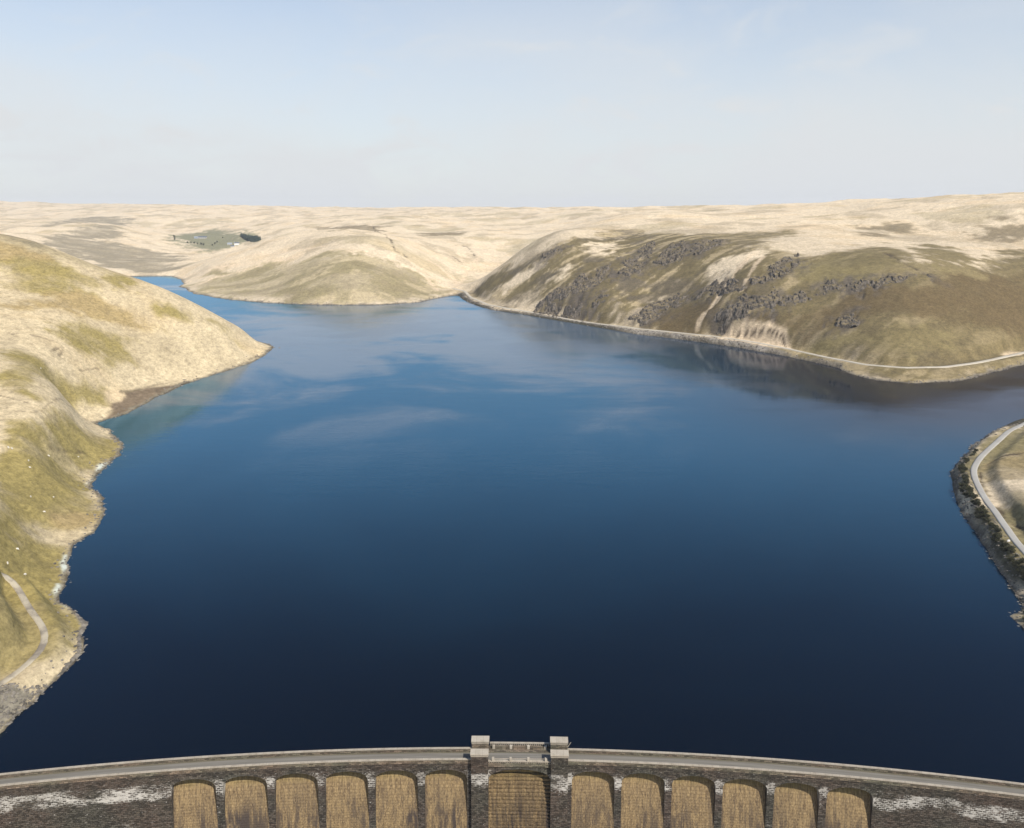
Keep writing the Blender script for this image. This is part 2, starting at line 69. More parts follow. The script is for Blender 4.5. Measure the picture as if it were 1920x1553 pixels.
LINES = [["field",7,[[390.9,558.5],[368.8,545.1],[335.2,511.8],[303.4,474.7],[280.6,450.9],[263.4,428.4],[252.0,405.2],[241.5,379.8],[234.6,357.7],[228.1,338.6],[223.2,324.0],[218.8,307.8]]],["bare",2.2,[[-97.3,1447.5],[-66.7,1319.8],[-37.6,1236.8],[0.0,1181.7],[31.0,1144.4],[73.1,1078.2]]],["ditch",1.2,[[305.8,447.8],[292.1,443.4],[283.2,441.5],[275.6,436.3]]],["ditch",1.2,[[265.2,424.4],[252.5,400.5],[243.4,375.4],[236.9,355.9],[234.2,346.2],[234.9,336.1]]],["ditch",4,[[218.1,944.1],[242.7,958.8],[278.1,1002.0]]],["bare",4,[[221.3,944.7],[246.9,963.6],[283.5,1010.8],[317.0,1060.7]]],["bare",3.5,[[275.5,953.9],[289.4,979.0],[324.2,1037.8]]],["ditch",3,[[276.8,947.1],[292.3,966.1]]],["ditch",1.0,[[296.0,841.0],[297.1,858.7],[287.1,876.3],[255.2,904.5]]],["ditch",4,[[461.6,993.5],[457.5,941.5],[466.6,920.2]]],["ditch",1.0,[[-298.9,448.2],[-283.9,443.5],[-272.7,444.3],[-306.0,546.7],[-299.6,548.1]]],["ditch",1.0,[[-255.4,417.8],[-255.8,430.5],[-256.0,452.0]]],["ditch",2,[[-310.7,609.3],[-301.8,660.8],[-285.1,699.6],[-269.0,751.6],[-263.2,835.1]]],["ditch",2.5,[[-319.2,707.5],[-305.1,717.6],[-291.9,718.8]]],["ditch",1.5,[[-350.0,596.4],[-360.5,588.2],[-367.8,581.0]]],["ditch",1.5,[[-379.5,581.6],[-364.8,575.7]]],["ditch",1.5,[[-326.4,584.9],[-328.9,620.8]]],["ditch",1.5,[[-342.0,577.6],[-344.8,600.3],[-337.2,578.4]]],["ditch",2.5,[[-450.4,2631.5],[-235.5,1614.0],[-214.1,1611.5]]],["ditch",3,[[-171.5,2106.7],[-120.1,2133.8],[-93.0,1999.3]]],["ditch",2.5,[[-141.7,1904.4],[-117.8,1862.1]]],["bare",8,[[-99.9,1520.5],[-126.2,1656.3],[-153.3,1703.7],[-180.2,1693.2]]],["bare",6,[[-105.8,1502.5],[-98.5,1846.8],[-80.2,2012.4]]],["bare",5,[[-137.1,1457.7],[-164.0,1532.2],[-179.1,1579.3]]],["bare",6,[[-746.8,1801.0],[-618.5,1718.2],[-513.8,1678.3],[-435.0,1636.9]]],["bare",6,[[-623.8,1549.2],[-617.6,1649.0],[-519.9,1659.9]]],["bare",5,[[-652.0,1746.6],[-548.8,1758.8],[-448.6,1691.5],[-339.0,1600.1]]]]
SPOTS = {"sheep":[[-198.2,285.3],[-204.0,301.1],[-194.6,289.2],[-256.1,383.9],[-254.5,384.2],[-245.0,381.0],[-241.7,376.2],[-251.6,408.9],[-253.8,440.4],[-323.8,532.5],[-227.4,350.9],[-225.2,364.8],[-219.0,346.2]],"hedge":[[-1348.8,3221.4],[-1306.3,3123.2],[-1283.5,3071.9],[-1223.6,3041.3],[-1209.3,3035.7],[-1188.9,3014.0],[-1176.1,3011.4],[-1158.7,3001.9],[-1145.8,2993.6],[-1102.1,2961.2],[-1106.1,2999.9],[-1116.9,3052.7],[-1136.2,3172.6]],"wood":[[-1056.0,3135.3],[-991.1,3060.6],[-925.0,2977.0],[-929.9,2953.8],[-961.5,2966.3],[-1032.1,3093.1]],"farm":[[-1249.5,3194.4],[-1228.3,3205.2],[-1033.2,2950.1],[-1004.4,2940.1],[-1009.7,2908.7]],"stone":[[220.2,324.4]]}
# ---------------------------------------------------------------- terrain: one height function over the plan (x, y)
def _hash(ix, iy, seed):
    h = (ix.astype(np.int64) * 374761393 + iy.astype(np.int64) * 668265263 + seed * 1442695041) & 0xffffffff
    h = ((h ^ (h >> 13)) * 1274126177) & 0xffffffff
    h = (h ^ (h >> 16)) & 0xffffff
    return h / float(0xffffff)
def vnoise(x, y, seed):
    ix = np.floor(x); iy = np.floor(y); fx = x - ix; fy = y - iy
    fx = fx*fx*fx*(fx*(fx*6-15)+10); fy = fy*fy*fy*(fy*(fy*6-15)+10)
    a = _hash(ix, iy, seed); b = _hash(ix+1, iy, seed); c = _hash(ix, iy+1, seed); d = _hash(ix+1, iy+1, seed)
    return (a + (b-a)*fx)*(1-fy) + (c + (d-c)*fx)*fy - 0.5
def fbm(x, y, size, octs, seed, gain=0.5):
    t = np.zeros_like(x); amp = 1.0; f = 1.0/size
    for k in range(octs):
        co, si = math.cos(0.7*k+.3), math.sin(0.7*k+.3)
        t += amp*vnoise((x*co-y*si)*f+11.3*k, (x*si+y*co)*f-7.7*k, seed+k); amp *= gain; f *= 2.03
    return t
def sstep(a, b, x):
    t = np.clip((x-a)/(b-a), 0, 1); return t*t*(3-2*t)
def seg_dist(x, y, poly, closed):
    P = np.asarray(poly, float)[:, :2]; n = len(P)
    best = np.full(x.shape, 1e18); par = np.zeros(x.shape)
    for i in range(n if closed else n-1):
        a = P[i]; b = P[(i+1) % n]; d = b-a; L2 = max(d @ d, 1e-9)
        t = np.clip(((x-a[0])*d[0] + (y-a[1])*d[1])/L2, 0, 1)
        q = (x-a[0]-t*d[0])**2 + (y-a[1]-t*d[1])**2
        m = q < best; best = np.where(m, q, best); par = np.where(m, i+t, par)
    return np.sqrt(best), par
def inside(x, y, poly):
    P = np.asarray(poly, float); c = np.zeros(x.shape, bool); n = len(P)
    for i in range(n):
        x1, y1 = P[i][:2]; x2, y2 = P[(i+1) % n][:2]
        if y1 == y2: continue
        c ^= ((y1 > y) != (y2 > y)) & (x < (x2-x1)*(y-y1)/(y2-y1)+x1)
    return c
def shore_d(x, y):                                   # metres inland from the waterline, negative over the water
    d, _ = seg_dist(x, y, SHORE, True)
    return np.where(inside(x, y, SHORE), -d, d)
def _lp(x, y):
    return np.arctan2(x, y+40.0), 0.55*np.log(np.hypot(x, y+40.0))
_C = np.asarray(CTRL, float); _cx, _cy = _lp(_C[:, 0], _C[:, 1]); _cc = 0.08
_A = np.sqrt((_cx[:, None]-_cx)**2 + (_cy[:, None]-_cy)**2 + _cc*_cc)
_n = len(_C); _M = np.zeros((_n+1, _n+1)); _M[:_n, :_n] = _A - 1e-3*np.eye(_n); _M[:_n, _n] = 1; _M[_n, :_n] = 1
_W = np.linalg.solve(_M, np.append(_C[:, 2], 0))
def rbf(x, y):
    out = np.empty(x.shape); X, Y = _lp(x, y)
    for i in range(0, x.size, 40000):
        s = slice(i, i+40000)
        out[s] = np.sqrt((X[s, None]-_cx)**2 + (Y[s, None]-_cy)**2 + _cc*_cc) @ _W[:_n] + _W[_n]
    return out
def dam_so(x, y):
    rho = np.hypot(x-ARC[0], y-ARC[1]); a = np.arctan2(x-ARC[0], y-ARC[1])
    return a*ARC[2]-ARC[3], rho-ARC[2]
def height0(x, y):                                   # x, y flat arrays
    r = np.hypot(x, y)
    d = shore_d(x, y)
    d = d + np.clip(0.4+r*.0022, .5, 4)*fbm(x, y, np.where(r < 700, 9.0, 26.0), 4, 5)*1.6
    h = rbf(x, y)
    land = np.clip(d/120, 0, 1)
    rough = np.clip(r/1100-.55, .08, 2.2)
    h = h + fbm(x, y, 260., 5, 21)*9*land*rough + fbm(x, y, 46., 4, 31)*1.3*np.clip(d/50, 0, 1)*np.clip(r/700-.55, .15, 2)
    w = 10+.012*r
    t = sstep(0, w*2, d)
    steep = np.where((x > 150) & (r < 640), .5, .2)
    z = np.where(d > 0, (1-t)*(steep*d+.1) + t*np.maximum(h, np.minimum(steep*d*.5+.1, 2.5)), np.maximum(d*.22, -9))
    s, o = dam_so(x, y)
    down = -50 + 62*sstep(70, 225, np.abs(s)) + fbm(x, y, 60., 3, 77)*3
    return np.where(o < 1.5, np.minimum(np.where(d > -3, np.maximum(z, 3), 9), down), z), d
def road_profile(P, zfix=None):
    P = np.asarray(P, float)
    seg = np.hypot(*np.diff(P, axis=0).T); L = np.concatenate([[0], np.cumsum(seg)])
    n = max(int(L[-1]/4), 8); t = np.linspace(0, L[-1], n)
    q = np.c_[np.interp(t, L, P[:, 0]), np.interp(t, L, P[:, 1])]
    for _ in range(6): q[1:-1] = (q[:-2]+2*q[1:-1]+q[2:])/4
    z, d = height0(q[:, 0].copy(), q[:, 1].copy()); z = np.maximum(z, 1.6)
    k = max(3, int(n*.04)); ker = np.ones(2*k+1)/(2*k+1)
    z = np.convolve(np.pad(z, k, mode='edge'), ker, 'valid')
    return q, z
# ---------------------------------------------------------------- object helpers
def tag(o, label=None, cat=None, group=None, kind=None):
    if label: o['label'] = label
    if cat: o['category'] = cat
    if group: o['group'] = group
    if kind: o['kind'] = kind
    return o
def mesh_np(name, V, Q, mat, smooth=True, parent=None):
    me = bpy.data.meshes.new(name); V = np.asarray(V, np.float32); Q = np.asarray(Q, np.int32); k = Q.shape[1]
    me.vertices.add(len(V)); me.vertices.foreach_set('co', V.ravel())
    me.loops.add(Q.size); me.loops.foreach_set('vertex_index', Q.ravel())
    me.polygons.add(len(Q)); me.polygons.foreach_set('loop_start', np.arange(0, Q.size, k, dtype=np.int32))
    me.polygons.foreach_set('loop_total', np.full(len(Q), k, np.int32))
    me.polygons.foreach_set('use_smooth', np.full(len(Q), smooth, bool))
    me.update(calc_edges=True)
    if mat: me.materials.append(mat)
    o = bpy.data.objects.new(name, me); COL.objects.link(o)
    if parent: o.parent = parent
    return o
def empty(name, loc=(0, 0, 0), rz=0):
    o = bpy.data.objects.new(name, None); COL.objects.link(o); o.location = loc; o.rotation_euler = (0, 0, rz); return o
def material(name):
    m = bpy.data.materials.new(name); m.use_nodes = True; return m, NT(m.node_tree)
def finish(n, col, rough=.9, bump=None, bs=.5, bd=1.0, spec=.2):
    ins = {'Base Color': col, 'Roughness': rough, 'Specular IOR Level': spec}
    if bump is not None:
        b = n.add('ShaderNodeBump', {'Strength': bs, 'Distance': bd, 'Height': bump}); ins['Normal'] = b.outputs[0]
    p = n.add('ShaderNodeBsdfPrincipled', ins); n.add('ShaderNodeOutputMaterial', {'Surface': p.outputs[0]})
def plain(name, c, var=.25, scale=1.0, rough=.9):
    m, n = material(name); co = n.add('ShaderNodeTexCoord').outputs['Object']
    v = n.noise(co, scale, 5, .6)
    finish(n, n.mix(n.ramp(v, .3, .7), rgb(*[x*(1-var) for x in c]), rgb(*[min(1, x*(1+var)) for x in c])), rough); return m
# ---------------------------------------------------------------- terrain grid
AZ0, AZ1, NA = R(-50), R(50), 1120
R0, R1, NR = 75.0, 9800.0, 1180
az = np.linspace(AZ0, AZ1, NA); rr = np.exp(np.linspace(math.log(R0), math.log(R1), NR))
GA, GR = np.meshgrid(az, rr)
X = (GR*np.sin(GA)).ravel(); Y = (GR*np.cos(GA)).ravel(); RAD = GR.ravel()
Z, D = height0(X, Y)
road_q = {}
for key, hw in (('track', 1.5), ('shore_road', 2.2), ('lane', 1.8)):
    q, z = road_profile(ROADS[key]); road_q[key] = (q, z, hw)
    lo = q.min(0)-40; hi = q.max(0)+40
    m = np.nonzero((X > lo[0]) & (X < hi[0]) & (Y > lo[1]) & (Y < hi[1]))[0]
    dd, par = seg_dist(X[m], Y[m], q, False)
    zr = np.interp(par, np.arange(len(z)), z); t = 1-sstep(hw+1+RAD[m]*.004, hw+5+RAD[m]*.010, dd)
    Z[m] = Z[m]*(1-t) + (zr-.15)*t
# ground cover: which plants, soil or stone grow or lie where (plan-space patches with ragged edges)
def C3(*a): return np.array(a, float)
PAL = dict(straw=C3(.51, .415, .285), pasture=C3(.170, .160, .095), turf=C3(.165, .132, .060), sedge=C3(.30, .225, .115), fell=C3(.215, .18, .12), green=C3(.245, .195, .078), olive=C3(.235, .195, .105), moss=C3(.158, .124, .060), brown=C3(.102, .074, .036),
           rock=C3(.082, .068, .053), bare=C3(.50, .39, .26), scree=C3(.225, .20, .165), pale=C3(.50, .53, .50), mud=C3(.16, .12, .085),
           field=C3(.175, .145, .072), heather=C3(.19, .15, .09), dark=C3(.075, .064, .040), dry=C3(.21, .162, .082), ditch=C3(.07, .052, .033))
jit1 = fbm(X, Y, 55., 5, 101); jit2 = fbm(X, Y, 9., 4, 111); jit3 = fbm(X, Y, 170., 4, 121); fine = fbm(X, Y, 2.6, 3, 131)
colr = np.tile(PAL['straw'], (len(X), 1))
def blend(m, idx, c):
    colr[idx] = colr[idx]*(1-m[:, None]) + c*m[:, None]
ALL = np.arange(len(X))
blend(sstep(-.1, .5, jit1)*.5, ALL, C3(.42, .31, .18))
blend(sstep(.18, .34, fbm(X*1.0, Y*.8, 70., 5, 141)+.25*jit2)*np.where(RAD < 1200, .25, .40), ALL, PAL['heather'])
blend(sstep(.22, .42, jit3+.3*jit1)*.42, ALL, PAL['olive'])
# thin dark rushes and drainage lines, drawn out along the slope, and bleached runs down the craggy hill
e1 = fbm(X*.35+Y*.12, Y*.9-X*.30, 13., 4, 161); e2 = fbm(X, Y, 90., 3, 171)
lines = (1-sstep(.0, .05, np.abs(e1)))*sstep(.02, .25, e2)
blend(lines*.32*(RAD < 1500), ALL, C3(.26, .195, .105))
ROCKY = np.zeros(len(X))
for key, poly in PATCH:
    P = np.asarray(poly); rad = np.hypot(P[:, 0], P[:, 1]).mean(); soft = min(max(rad*.010, 2.0), 30)
    if key in ('bare', 'pale', 'mud', 'scree'): soft *= .32
    if key == 'rock': soft *= .9
    if key in ('moss',): soft *= 1.6
    lo = P.min(0)-soft*3; hi = P.max(0)+soft*3
    m = np.nonzero((X > lo[0]) & (X < hi[0]) & (Y > lo[1]) & (Y < hi[1]))[0]
    if not len(m): continue
    sd, _ = seg_dist(X[m], Y[m], P, True); sd = np.where(inside(X[m], Y[m], P), sd, -sd)
    sd = sd + soft*(3.0*jit1[m] + 1.6*jit2[m])
    if key == 'rock': sd = sd + 9
    if key == 'bare': sd = sd + soft*(1.1-2.5*jit1[m]-1.1*jit2[m])
    f = sstep(-soft, soft, sd)
    if key == 'rock': f = .75*f*sstep(-.35, .15, jit2[m]+.6*fine[m]); ROCKY[m] = np.maximum(ROCKY[m], f)
    elif key == 'bare': f = np.clip(f*1.3, 0, 1)
    elif key in ('green', 'olive', 'turf', 'sedge', 'fell', 'brown', 'dry', 'field', 'heather'): f = f*(.62+.38*sstep(-.4, .3, jit1[m]+.5*jit2[m]))
    blend(f, m, PAL[key])
    if key == 'moss' and len(P) > 20:
        al = X[m]*-.83+Y[m]*-.55; ac = X[m]*.55-Y[m]*.83
        st_ = fbm(al/7.0, ac, 11., 4, 181)+.35*jit2[m]; west = sstep(520, 150, X[m])
        blend(f*sstep(.06, .30, st_)*(.15+.70*west), m, C3(.37, .29, .17)); blend(f*sstep(.02, .3, -st_)*.4, m, C3(.090, .070, .038))
        blend(f*sstep(.12, .38, fbm(al, ac, 34., 4, 191))*.5*west, m, C3(.095, .08, .066))
    if key == 'olive':
        st_ = fbm(X[m]*.5, Y[m], 28., 4, 183)+.4*jit2[m]; blend(f*sstep(.05, .3, st_)*.6, m, C3(.42, .335, .21)); blend(f*sstep(.1, .35, -st_)*.4, m, C3(.17, .135, .075))
for key, wd, pts in LINES:
    P = np.asarray(pts); near = key == 'ditch' and P[:, 0].mean() < -60 and P[:, 1].mean() < 1000
    if near: wd = wd*.6
    lo = P.min(0)-wd*4-10; hi = P.max(0)+wd*4+10
    m = np.nonzero((X > lo[0]) & (X < hi[0]) & (Y > lo[1]) & (Y < hi[1]))[0]
    dd, _ = seg_dist(X[m], Y[m], P, False); f = (1-sstep(wd*.4, wd*1.3, dd + wd*1.6*jit2[m]))*sstep(-.55, -.05, jit1[m]+jit2[m]+.2)
    blend(f*(.55 if near else .9), m, PAL[key])
    if key == 'ditch': Z[m] -= f*np.minimum(wd*.35, 1.2)
# stony strip along the waterline
sw = np.clip(RAD*.0035, .8, 5)
f = (1-sstep(sw*.6, sw*1.6, D+sw*1.2*jit2))*(RAD < 2600)
blend(f*.85, ALL, C3(.19, .165, .125)); blend((1-sstep(sw*.1, sw*.55, D+sw*.8*jit2))*(RAD < 2600)*.8, ALL, C3(.075, .062, .048))
blend(sstep(.0, -2.5, D)*1.0, ALL, C3(.05, .045, .03))
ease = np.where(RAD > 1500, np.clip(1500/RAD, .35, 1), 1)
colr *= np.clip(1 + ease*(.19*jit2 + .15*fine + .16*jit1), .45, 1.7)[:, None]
Z += ROCKY*np.clip(RAD/700, .5, 2)*(fbm(X, Y, 11., 3, 151)*4.5)
Z += fine*.22*np.clip(D, 0, 1)*(RAD < 900)
colr *= np.where((X < -60) & (RAD < 1150), .90, np.where(RAD > 1500, 1.10, 1.0))[:, None]     # paler far grass, plus sun-facing tone put into the colour by region
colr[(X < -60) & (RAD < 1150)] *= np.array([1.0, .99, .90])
mg, n = material('moorland_ground')
ca = n.add('ShaderNodeAttribute', attribute_name='ground_cover').outputs['Color']
co = n.add('ShaderNodeNewGeometry').outputs['Position']
g1 = n.noise(co, .9, 6, .65); g2 = n.noise(n.vmul(co, (1, 1, 2.5)), .18, 5, .6)
g3 = n.noise(n.vmul(co, (1, 1, 1.5)), .42, 5, .7)
k = n.math('MULTIPLY', n.ramp(g1, .28, .72), .36); k = n.math('ADD', k, n.math('MULTIPLY', n.ramp(g2, .3, .7), .30)); k = n.math('ADD', k, n.math('MULTIPLY', n.ramp(g3, .32, .68), .34)); k = n.math('ADD', k, .52)
gc = n.mix(1.0, ca, n.add('ShaderNodeCombineXYZ', {0: k, 1: k, 2: k}).outputs[0], 'MULTIPLY')
finish(n, gc, .95, n.math('ADD', g1, n.math('MULTIPLY', g2, 1.2)), .8, .32, .1)

far_flag = RAD > 2150
edge_az = math.atan2(-68/1478, 1.03)                  # valley between the headland and the craggy hill
ga = GA.ravel()
reg = np.zeros(len(X), int)                           # 0 near left hill, 1 headland, 2 craggy hill, 3 far moor, 4 near right bank
reg[:] = np.where(ga < edge_az+np.where(RAD > 1500, (RAD-1500)*.00006, 0), 1, 2)
reg[(ga < R(-17)) & (RAD < 1500)] = 0; reg[(X < -100) & (RAD < 1150)] = 0
reg[(ga > R(22)) & (RAD < 620)] = 4; reg[far_flag] = 3; reg[RAD < 260] = np.where(X[RAD < 260] < 0, 0, 4)
i0 = np.arange(NR-1)[:, None]*NA + np.arange(NA-1)[None, :]
Q = np.stack([i0, i0+1, i0+1+NA, i0+NA], -1).reshape(-1, 4)
keep = np.max(D[Q], 1) > -14
so_s, so_o = dam_so(X, Y)
keep &= ~((so_o[Q].min(1) > -9) & (so_o[Q].max(1) < 3.5) & (np.abs(so_s[Q]).max(1) < 150))
Q = Q[keep]; qreg = reg[Q[:, 0]]
VALL = np.c_[X, Y, Z]
names = {0: ('hillside', 'bleached grass hill with green patches sloping right to the water, its tip a point'),
         1: ('headland', 'low rounded headland of olive and straw grass across the water'),
         2: ('hillside', 'craggy olive hill with dark rock bands above the shore road'),
         3: ('moorland', 'far pale straw moor rolling up to the skyline'),
         4: ('shore', 'low grassy bank with dark scrub and a pale lane at the water')}
for r_, (nm, lab) in names.items():
    q = Q[qreg == r_]; u, inv = np.unique(q, return_inverse=True)
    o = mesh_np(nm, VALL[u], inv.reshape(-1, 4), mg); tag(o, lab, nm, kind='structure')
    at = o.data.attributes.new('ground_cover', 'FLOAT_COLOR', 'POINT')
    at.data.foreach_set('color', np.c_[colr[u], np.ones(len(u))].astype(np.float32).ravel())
def ground(xs, ys):                                   # height of the built mesh, bilinear on the grid
    xs = np.asarray(xs, float); ys = np.asarray(ys, float)
    a = (np.arctan2(xs, ys)-AZ0)/(AZ1-AZ0)*(NA-1); r = (np.log(np.hypot(xs, ys))-math.log(R0))/(math.log(R1)-math.log(R0))*(NR-1)
    a = np.clip(a, 0, NA-1.001); r = np.clip(r, 0, NR-1.001); ia = a.astype(int); ir = r.astype(int); fa = a-ia; fr = r-ir
    G = Z.reshape(NR, NA)
    return (G[ir, ia]*(1-fa)+G[ir, ia+1]*fa)*(1-fr) + (G[ir+1, ia]*(1-fa)+G[ir+1, ia+1]*fa)*fr
# ---------------------------------------------------------------- lake
mw, n = material('lake_water')
co = n.add('ShaderNodeNewGeometry').outputs['Position']
big = n.noise(n.vmul(co, (.0038, .0040, 0)), 1.0, 6, .56, 1.0)
strk = n.noise(n.vmul(co, (.0075, .0095, 0)), 1.0, 5, .6, 1.4)
xyz = n.add('ShaderNodeSeparateXYZ', {0: co})
dcen = n.add('ShaderNodeVectorMath', {0: n.vmul(n.add('ShaderNodeVectorMath', {0: co, 1: (70, -1020, 0)}, operation='ADD').outputs[0], (.0023, .0029, 0))}, operation='LENGTH').outputs['Value']
wind = n.math('SUBTRACT', 1.0, n.ramp(dcen, .25, 1.25))          # the breeze lies on the middle of the lake, the bays stay calm
lee_refl = n.math('MULTIPLY', n.ramp(xyz.outputs[0], 40., 330.), n.ramp(xyz.outputs[1], 380., 620.))   # sheltered water; the hill's dark reflection is put into its colour
f = n.math('ADD', n.math('MULTIPLY', big, .62), n.math('MULTIPLY', strk, .38)); f = n.math('ADD', f, n.math('MULTIPLY', wind, .17))
pale = n.math('MULTIPLY', n.ramp(f, .47, .63), n.ramp(xyz.outputs[1], 400., 640.))  # pale sheen patches, painted into the reflection tint and body colour
r1 = n.noise(n.vmul(co, (.35, .7, 0)), 1.0, 3, .6); r2 = n.noise(n.vmul(co, (.05, .12, 0)), 1.0, 3, .55)
hgt = n.math('ADD', n.math('MULTIPLY', r1, .10), n.math('MULTIPLY', r2, .30))
bs = n.math('ADD', n.math('MULTIPLY', n.ramp(strk, .4, .62), .10), n.math('ADD', .05, n.math('MULTIPLY', n.math('SUBTRACT', 1.0, lee_refl), .16)))
b = n.add('ShaderNodeBump', {'Strength': bs, 'Distance': 1.0, 'Height': hgt})
rgh = n.math('ADD', n.math('MULTIPLY', n.ramp(strk, .38, .6), .08), n.math('ADD', .05, n.math('MULTIPLY', wind, .06)))
tint = n.mix(lee_refl, n.mix(pale, rgb(.41, .72, 1.0), rgb(.88, .93, 1.0)), rgb(.70, .70, .80))
fr = n.add('ShaderNodeFresnel', {'IOR': 1.333, 'Normal': b.outputs[0]})
sky_lift = n.ramp(n.math('ADD', xyz.outputs[1], n.math('MULTIPLY', big, 160.0)), 280., 620.)   # sky reflection brightening up the lake, put into the body colour
sky_lift = n.math('MULTIPLY', sky_lift, n.math('SUBTRACT', 1.0, n.math('MULTIPLY', lee_refl, .92)))
lit_blue = n.mix(pale, rgb(.013, .051, .088), rgb(.058, .092, .128))
deep = n.add('ShaderNodeBsdfDiffuse', {'Color': n.mix(sky_lift, rgb(.0002, .0015, .004), lit_blue)})
refl = n.add('ShaderNodeBsdfGlossy', {'Color': tint, 'Roughness': rgh, 'Normal': b.outputs[0]})   # blue of the mirrored sky is put into the glossy colour
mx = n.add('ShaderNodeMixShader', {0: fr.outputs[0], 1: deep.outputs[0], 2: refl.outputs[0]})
n.add('ShaderNodeOutputMaterial', {'Surface': mx.outputs[0]})
st = 3
ri = np.arange(0, NR, st); ai = np.arange(0, NA, 5)
sub = (ri[:, None]*NA + ai[None, :]); NS = len(ai)
xs, ys, ds, os_ = X[sub].ravel(), Y[sub].ravel(), D[sub].ravel(), so_o[sub].ravel()
j0 = np.arange(len(ri)-1)[:, None]*NS + np.arange(NS-1)[None, :]
q = np.stack([j0, j0+1, j0+1+NS, j0+NS], -1).reshape(-1, 4)
rq = np.hypot(xs, ys)[q].mean(1)
q = q[(ds[q].min(1) < 12+rq*.012) & (os_[q].mean(1) > 4.0) & (os_[q].min(1) > 2.9)]
u, inv = np.unique(q, return_inverse=True)
lake = mesh_np('lake', np.c_[xs[u], ys[u], np.zeros(len(u))], inv.reshape(-1, 4), mw)
tag(lake, 'deep blue reservoir water between the hills', 'lake', kind='structure')
# ---------------------------------------------------------------- roads laid on the ground
def road_mat(name, c1, c2):
    m, n = material(name); co = n.add('ShaderNodeNewGeometry').outputs['Position']
    v = n.ramp(n.noise(co, .12, 5, .6), .4, .62); v2 = n.noise(co, 1.4, 4, .6)
    finish(n, n.mix(n.math('MULTIPLY', v2, .35), n.mix(v, rgb(*c1), rgb(*c2)), rgb(.12, .11, .09)), .9, v2, .3, .05); return m
def ribbon(name, key, mat, hw, lift):
    q, z, _ = road_q[key]; t = np.gradient(q, axis=0); t /= np.hypot(t[:, 0], t[:, 1])[:, None]; nr = np.c_[-t[:, 1], t[:, 0]]
    rad = np.hypot(q[:, 0], q[:, 1]); lf = lift+rad*.00025
    V = []; offs = (-1.0, -.5, 0, .5, 1.0)
    for e in offs: V.append(np.c_[q+nr*hw*e, z+lf+.06*(1-e*e)])
    for e in (-1.0, 1.0): V.append(np.c_[q+nr*(hw+.3)*e, z-.9])
    V = np.concatenate(V); k = len(q); F = []
    order = [5, 0, 1, 2, 3, 4, 6]
    for a, b in zip(order[:-1], order[1:]):
        i = np.arange(k-1); F.append(np.c_[b*k+i, b*k+i+1, a*k+i+1, a*k+i])
    return mesh_np(name, V, np.concatenate(F), mat)
tag(ribbon('track', 'track', road_mat('worn_track', (.42, .365, .27), (.20, .17, .135)), 1.05, .05), 'pale gravel track with dark patches bending on the near grassy bank', 'track', kind='structure')
tag(ribbon('road', 'shore_road', road_mat('shore_road_stone', (.50, .45, .36), (.42, .37, .29)), 2.5, .12), 'narrow pale road along the foot of the craggy hill', 'road', kind='structure')
tag(ribbon('road', 'lane', road_mat('lane_tarmac', (.36, .345, .31), (.33, .31, .28)), 1.6, .05), 'pale grey lane curving round the near low bank', 'road', kind='structure')
# ---------------------------------------------------------------- the dam: one thing, built along its arc (s along, o upstream, z up)
def DW(s, o, z):
    s = np.asarray(s, float); a = (s+ARC[3])/ARC[2]; r = ARC[2]+np.asarray(o, float)
    return np.stack(np.broadcast_arrays(ARC[0]+r*np.sin(a), ARC[1]+r*np.cos(a), np.asarray(z, float)), -1)
DL = DW(0, 0, 0)
class DM:
    def __init__(s): s.P = []; s.F = []
    def grid(s, S, O, Zz, flip=False):                # 2-D arrays of local coordinates
        S, O, Zz = np.broadcast_arrays(S, O, Zz); b = len(s.P); h, w_ = S.shape
        s.P += [tuple(t) for t in np.stack([S, O, Zz], -1).reshape(-1, 3)]
        for i in range(h-1):
            for j in range(w_-1):
                f = (b+i*w_+j, b+i*w_+j+1, b+(i+1)*w_+j+1, b+(i+1)*w_+j); s.F.append(f[::-1] if flip else f)
    def box(s, s0, s1, o0, o1, z0, z1, step=3.0, bottom=True):
        k = max(2, int(abs(s1-s0)/step)+1); S = np.linspace(s0, s1, k)[None, :]
        s.grid(S, np.array([[o0], [o0]]), np.array([[z0], [z1]])); s.grid(S, np.array([[o0], [o1]]), np.array([[z1], [z1]]))
        s.grid(S, np.array([[o1], [o1]]), np.array([[z1], [z0]]))
        if bottom: s.grid(S, np.array([[o1], [o0]]), np.array([[z0], [z0]]))
        for e, fl in ((s0, True), (s1, False)):
            s.grid(np.array([[e, e], [e, e]]), np.array([[o0, o1], [o0, o1]]), np.array([[z0, z0], [z1, z1]]), fl)
    def build(s, name, mat, parent, smooth=False):
        L = np.array(s.P); Wd = DW(L[:, 0], L[:, 1], L[:, 2])-DL
        me = bpy.data.meshes.new(name); me.from_pydata(Wd.tolist(), [], s.F); me.materials.append(mat)
        at = me.attributes.new('masonry', 'FLOAT_VECTOR', 'POINT'); at.data.foreach_set('vector', L.astype(np.float32).ravel())
        if smooth: me.polygons.foreach_set('use_smooth', [True]*len(me.polygons))
        o = bpy.data.objects.new(name, me); COL.objects.link(o); o.parent = parent; return o
def dam_coords(n):
    v = n.add('ShaderNodeAttribute', attribute_name='masonry').outputs['Vector']
    s_ = n.add('ShaderNodeSeparateXYZ', {0: v}); up = n.math('SUBTRACT', s_.outputs[2], s_.outputs[1])
    return v, s_.outputs[0], s_.outputs[2], n.add('ShaderNodeCombineXYZ', {0: s_.outputs[0], 1: up, 2: 0.0}).outputs[0]
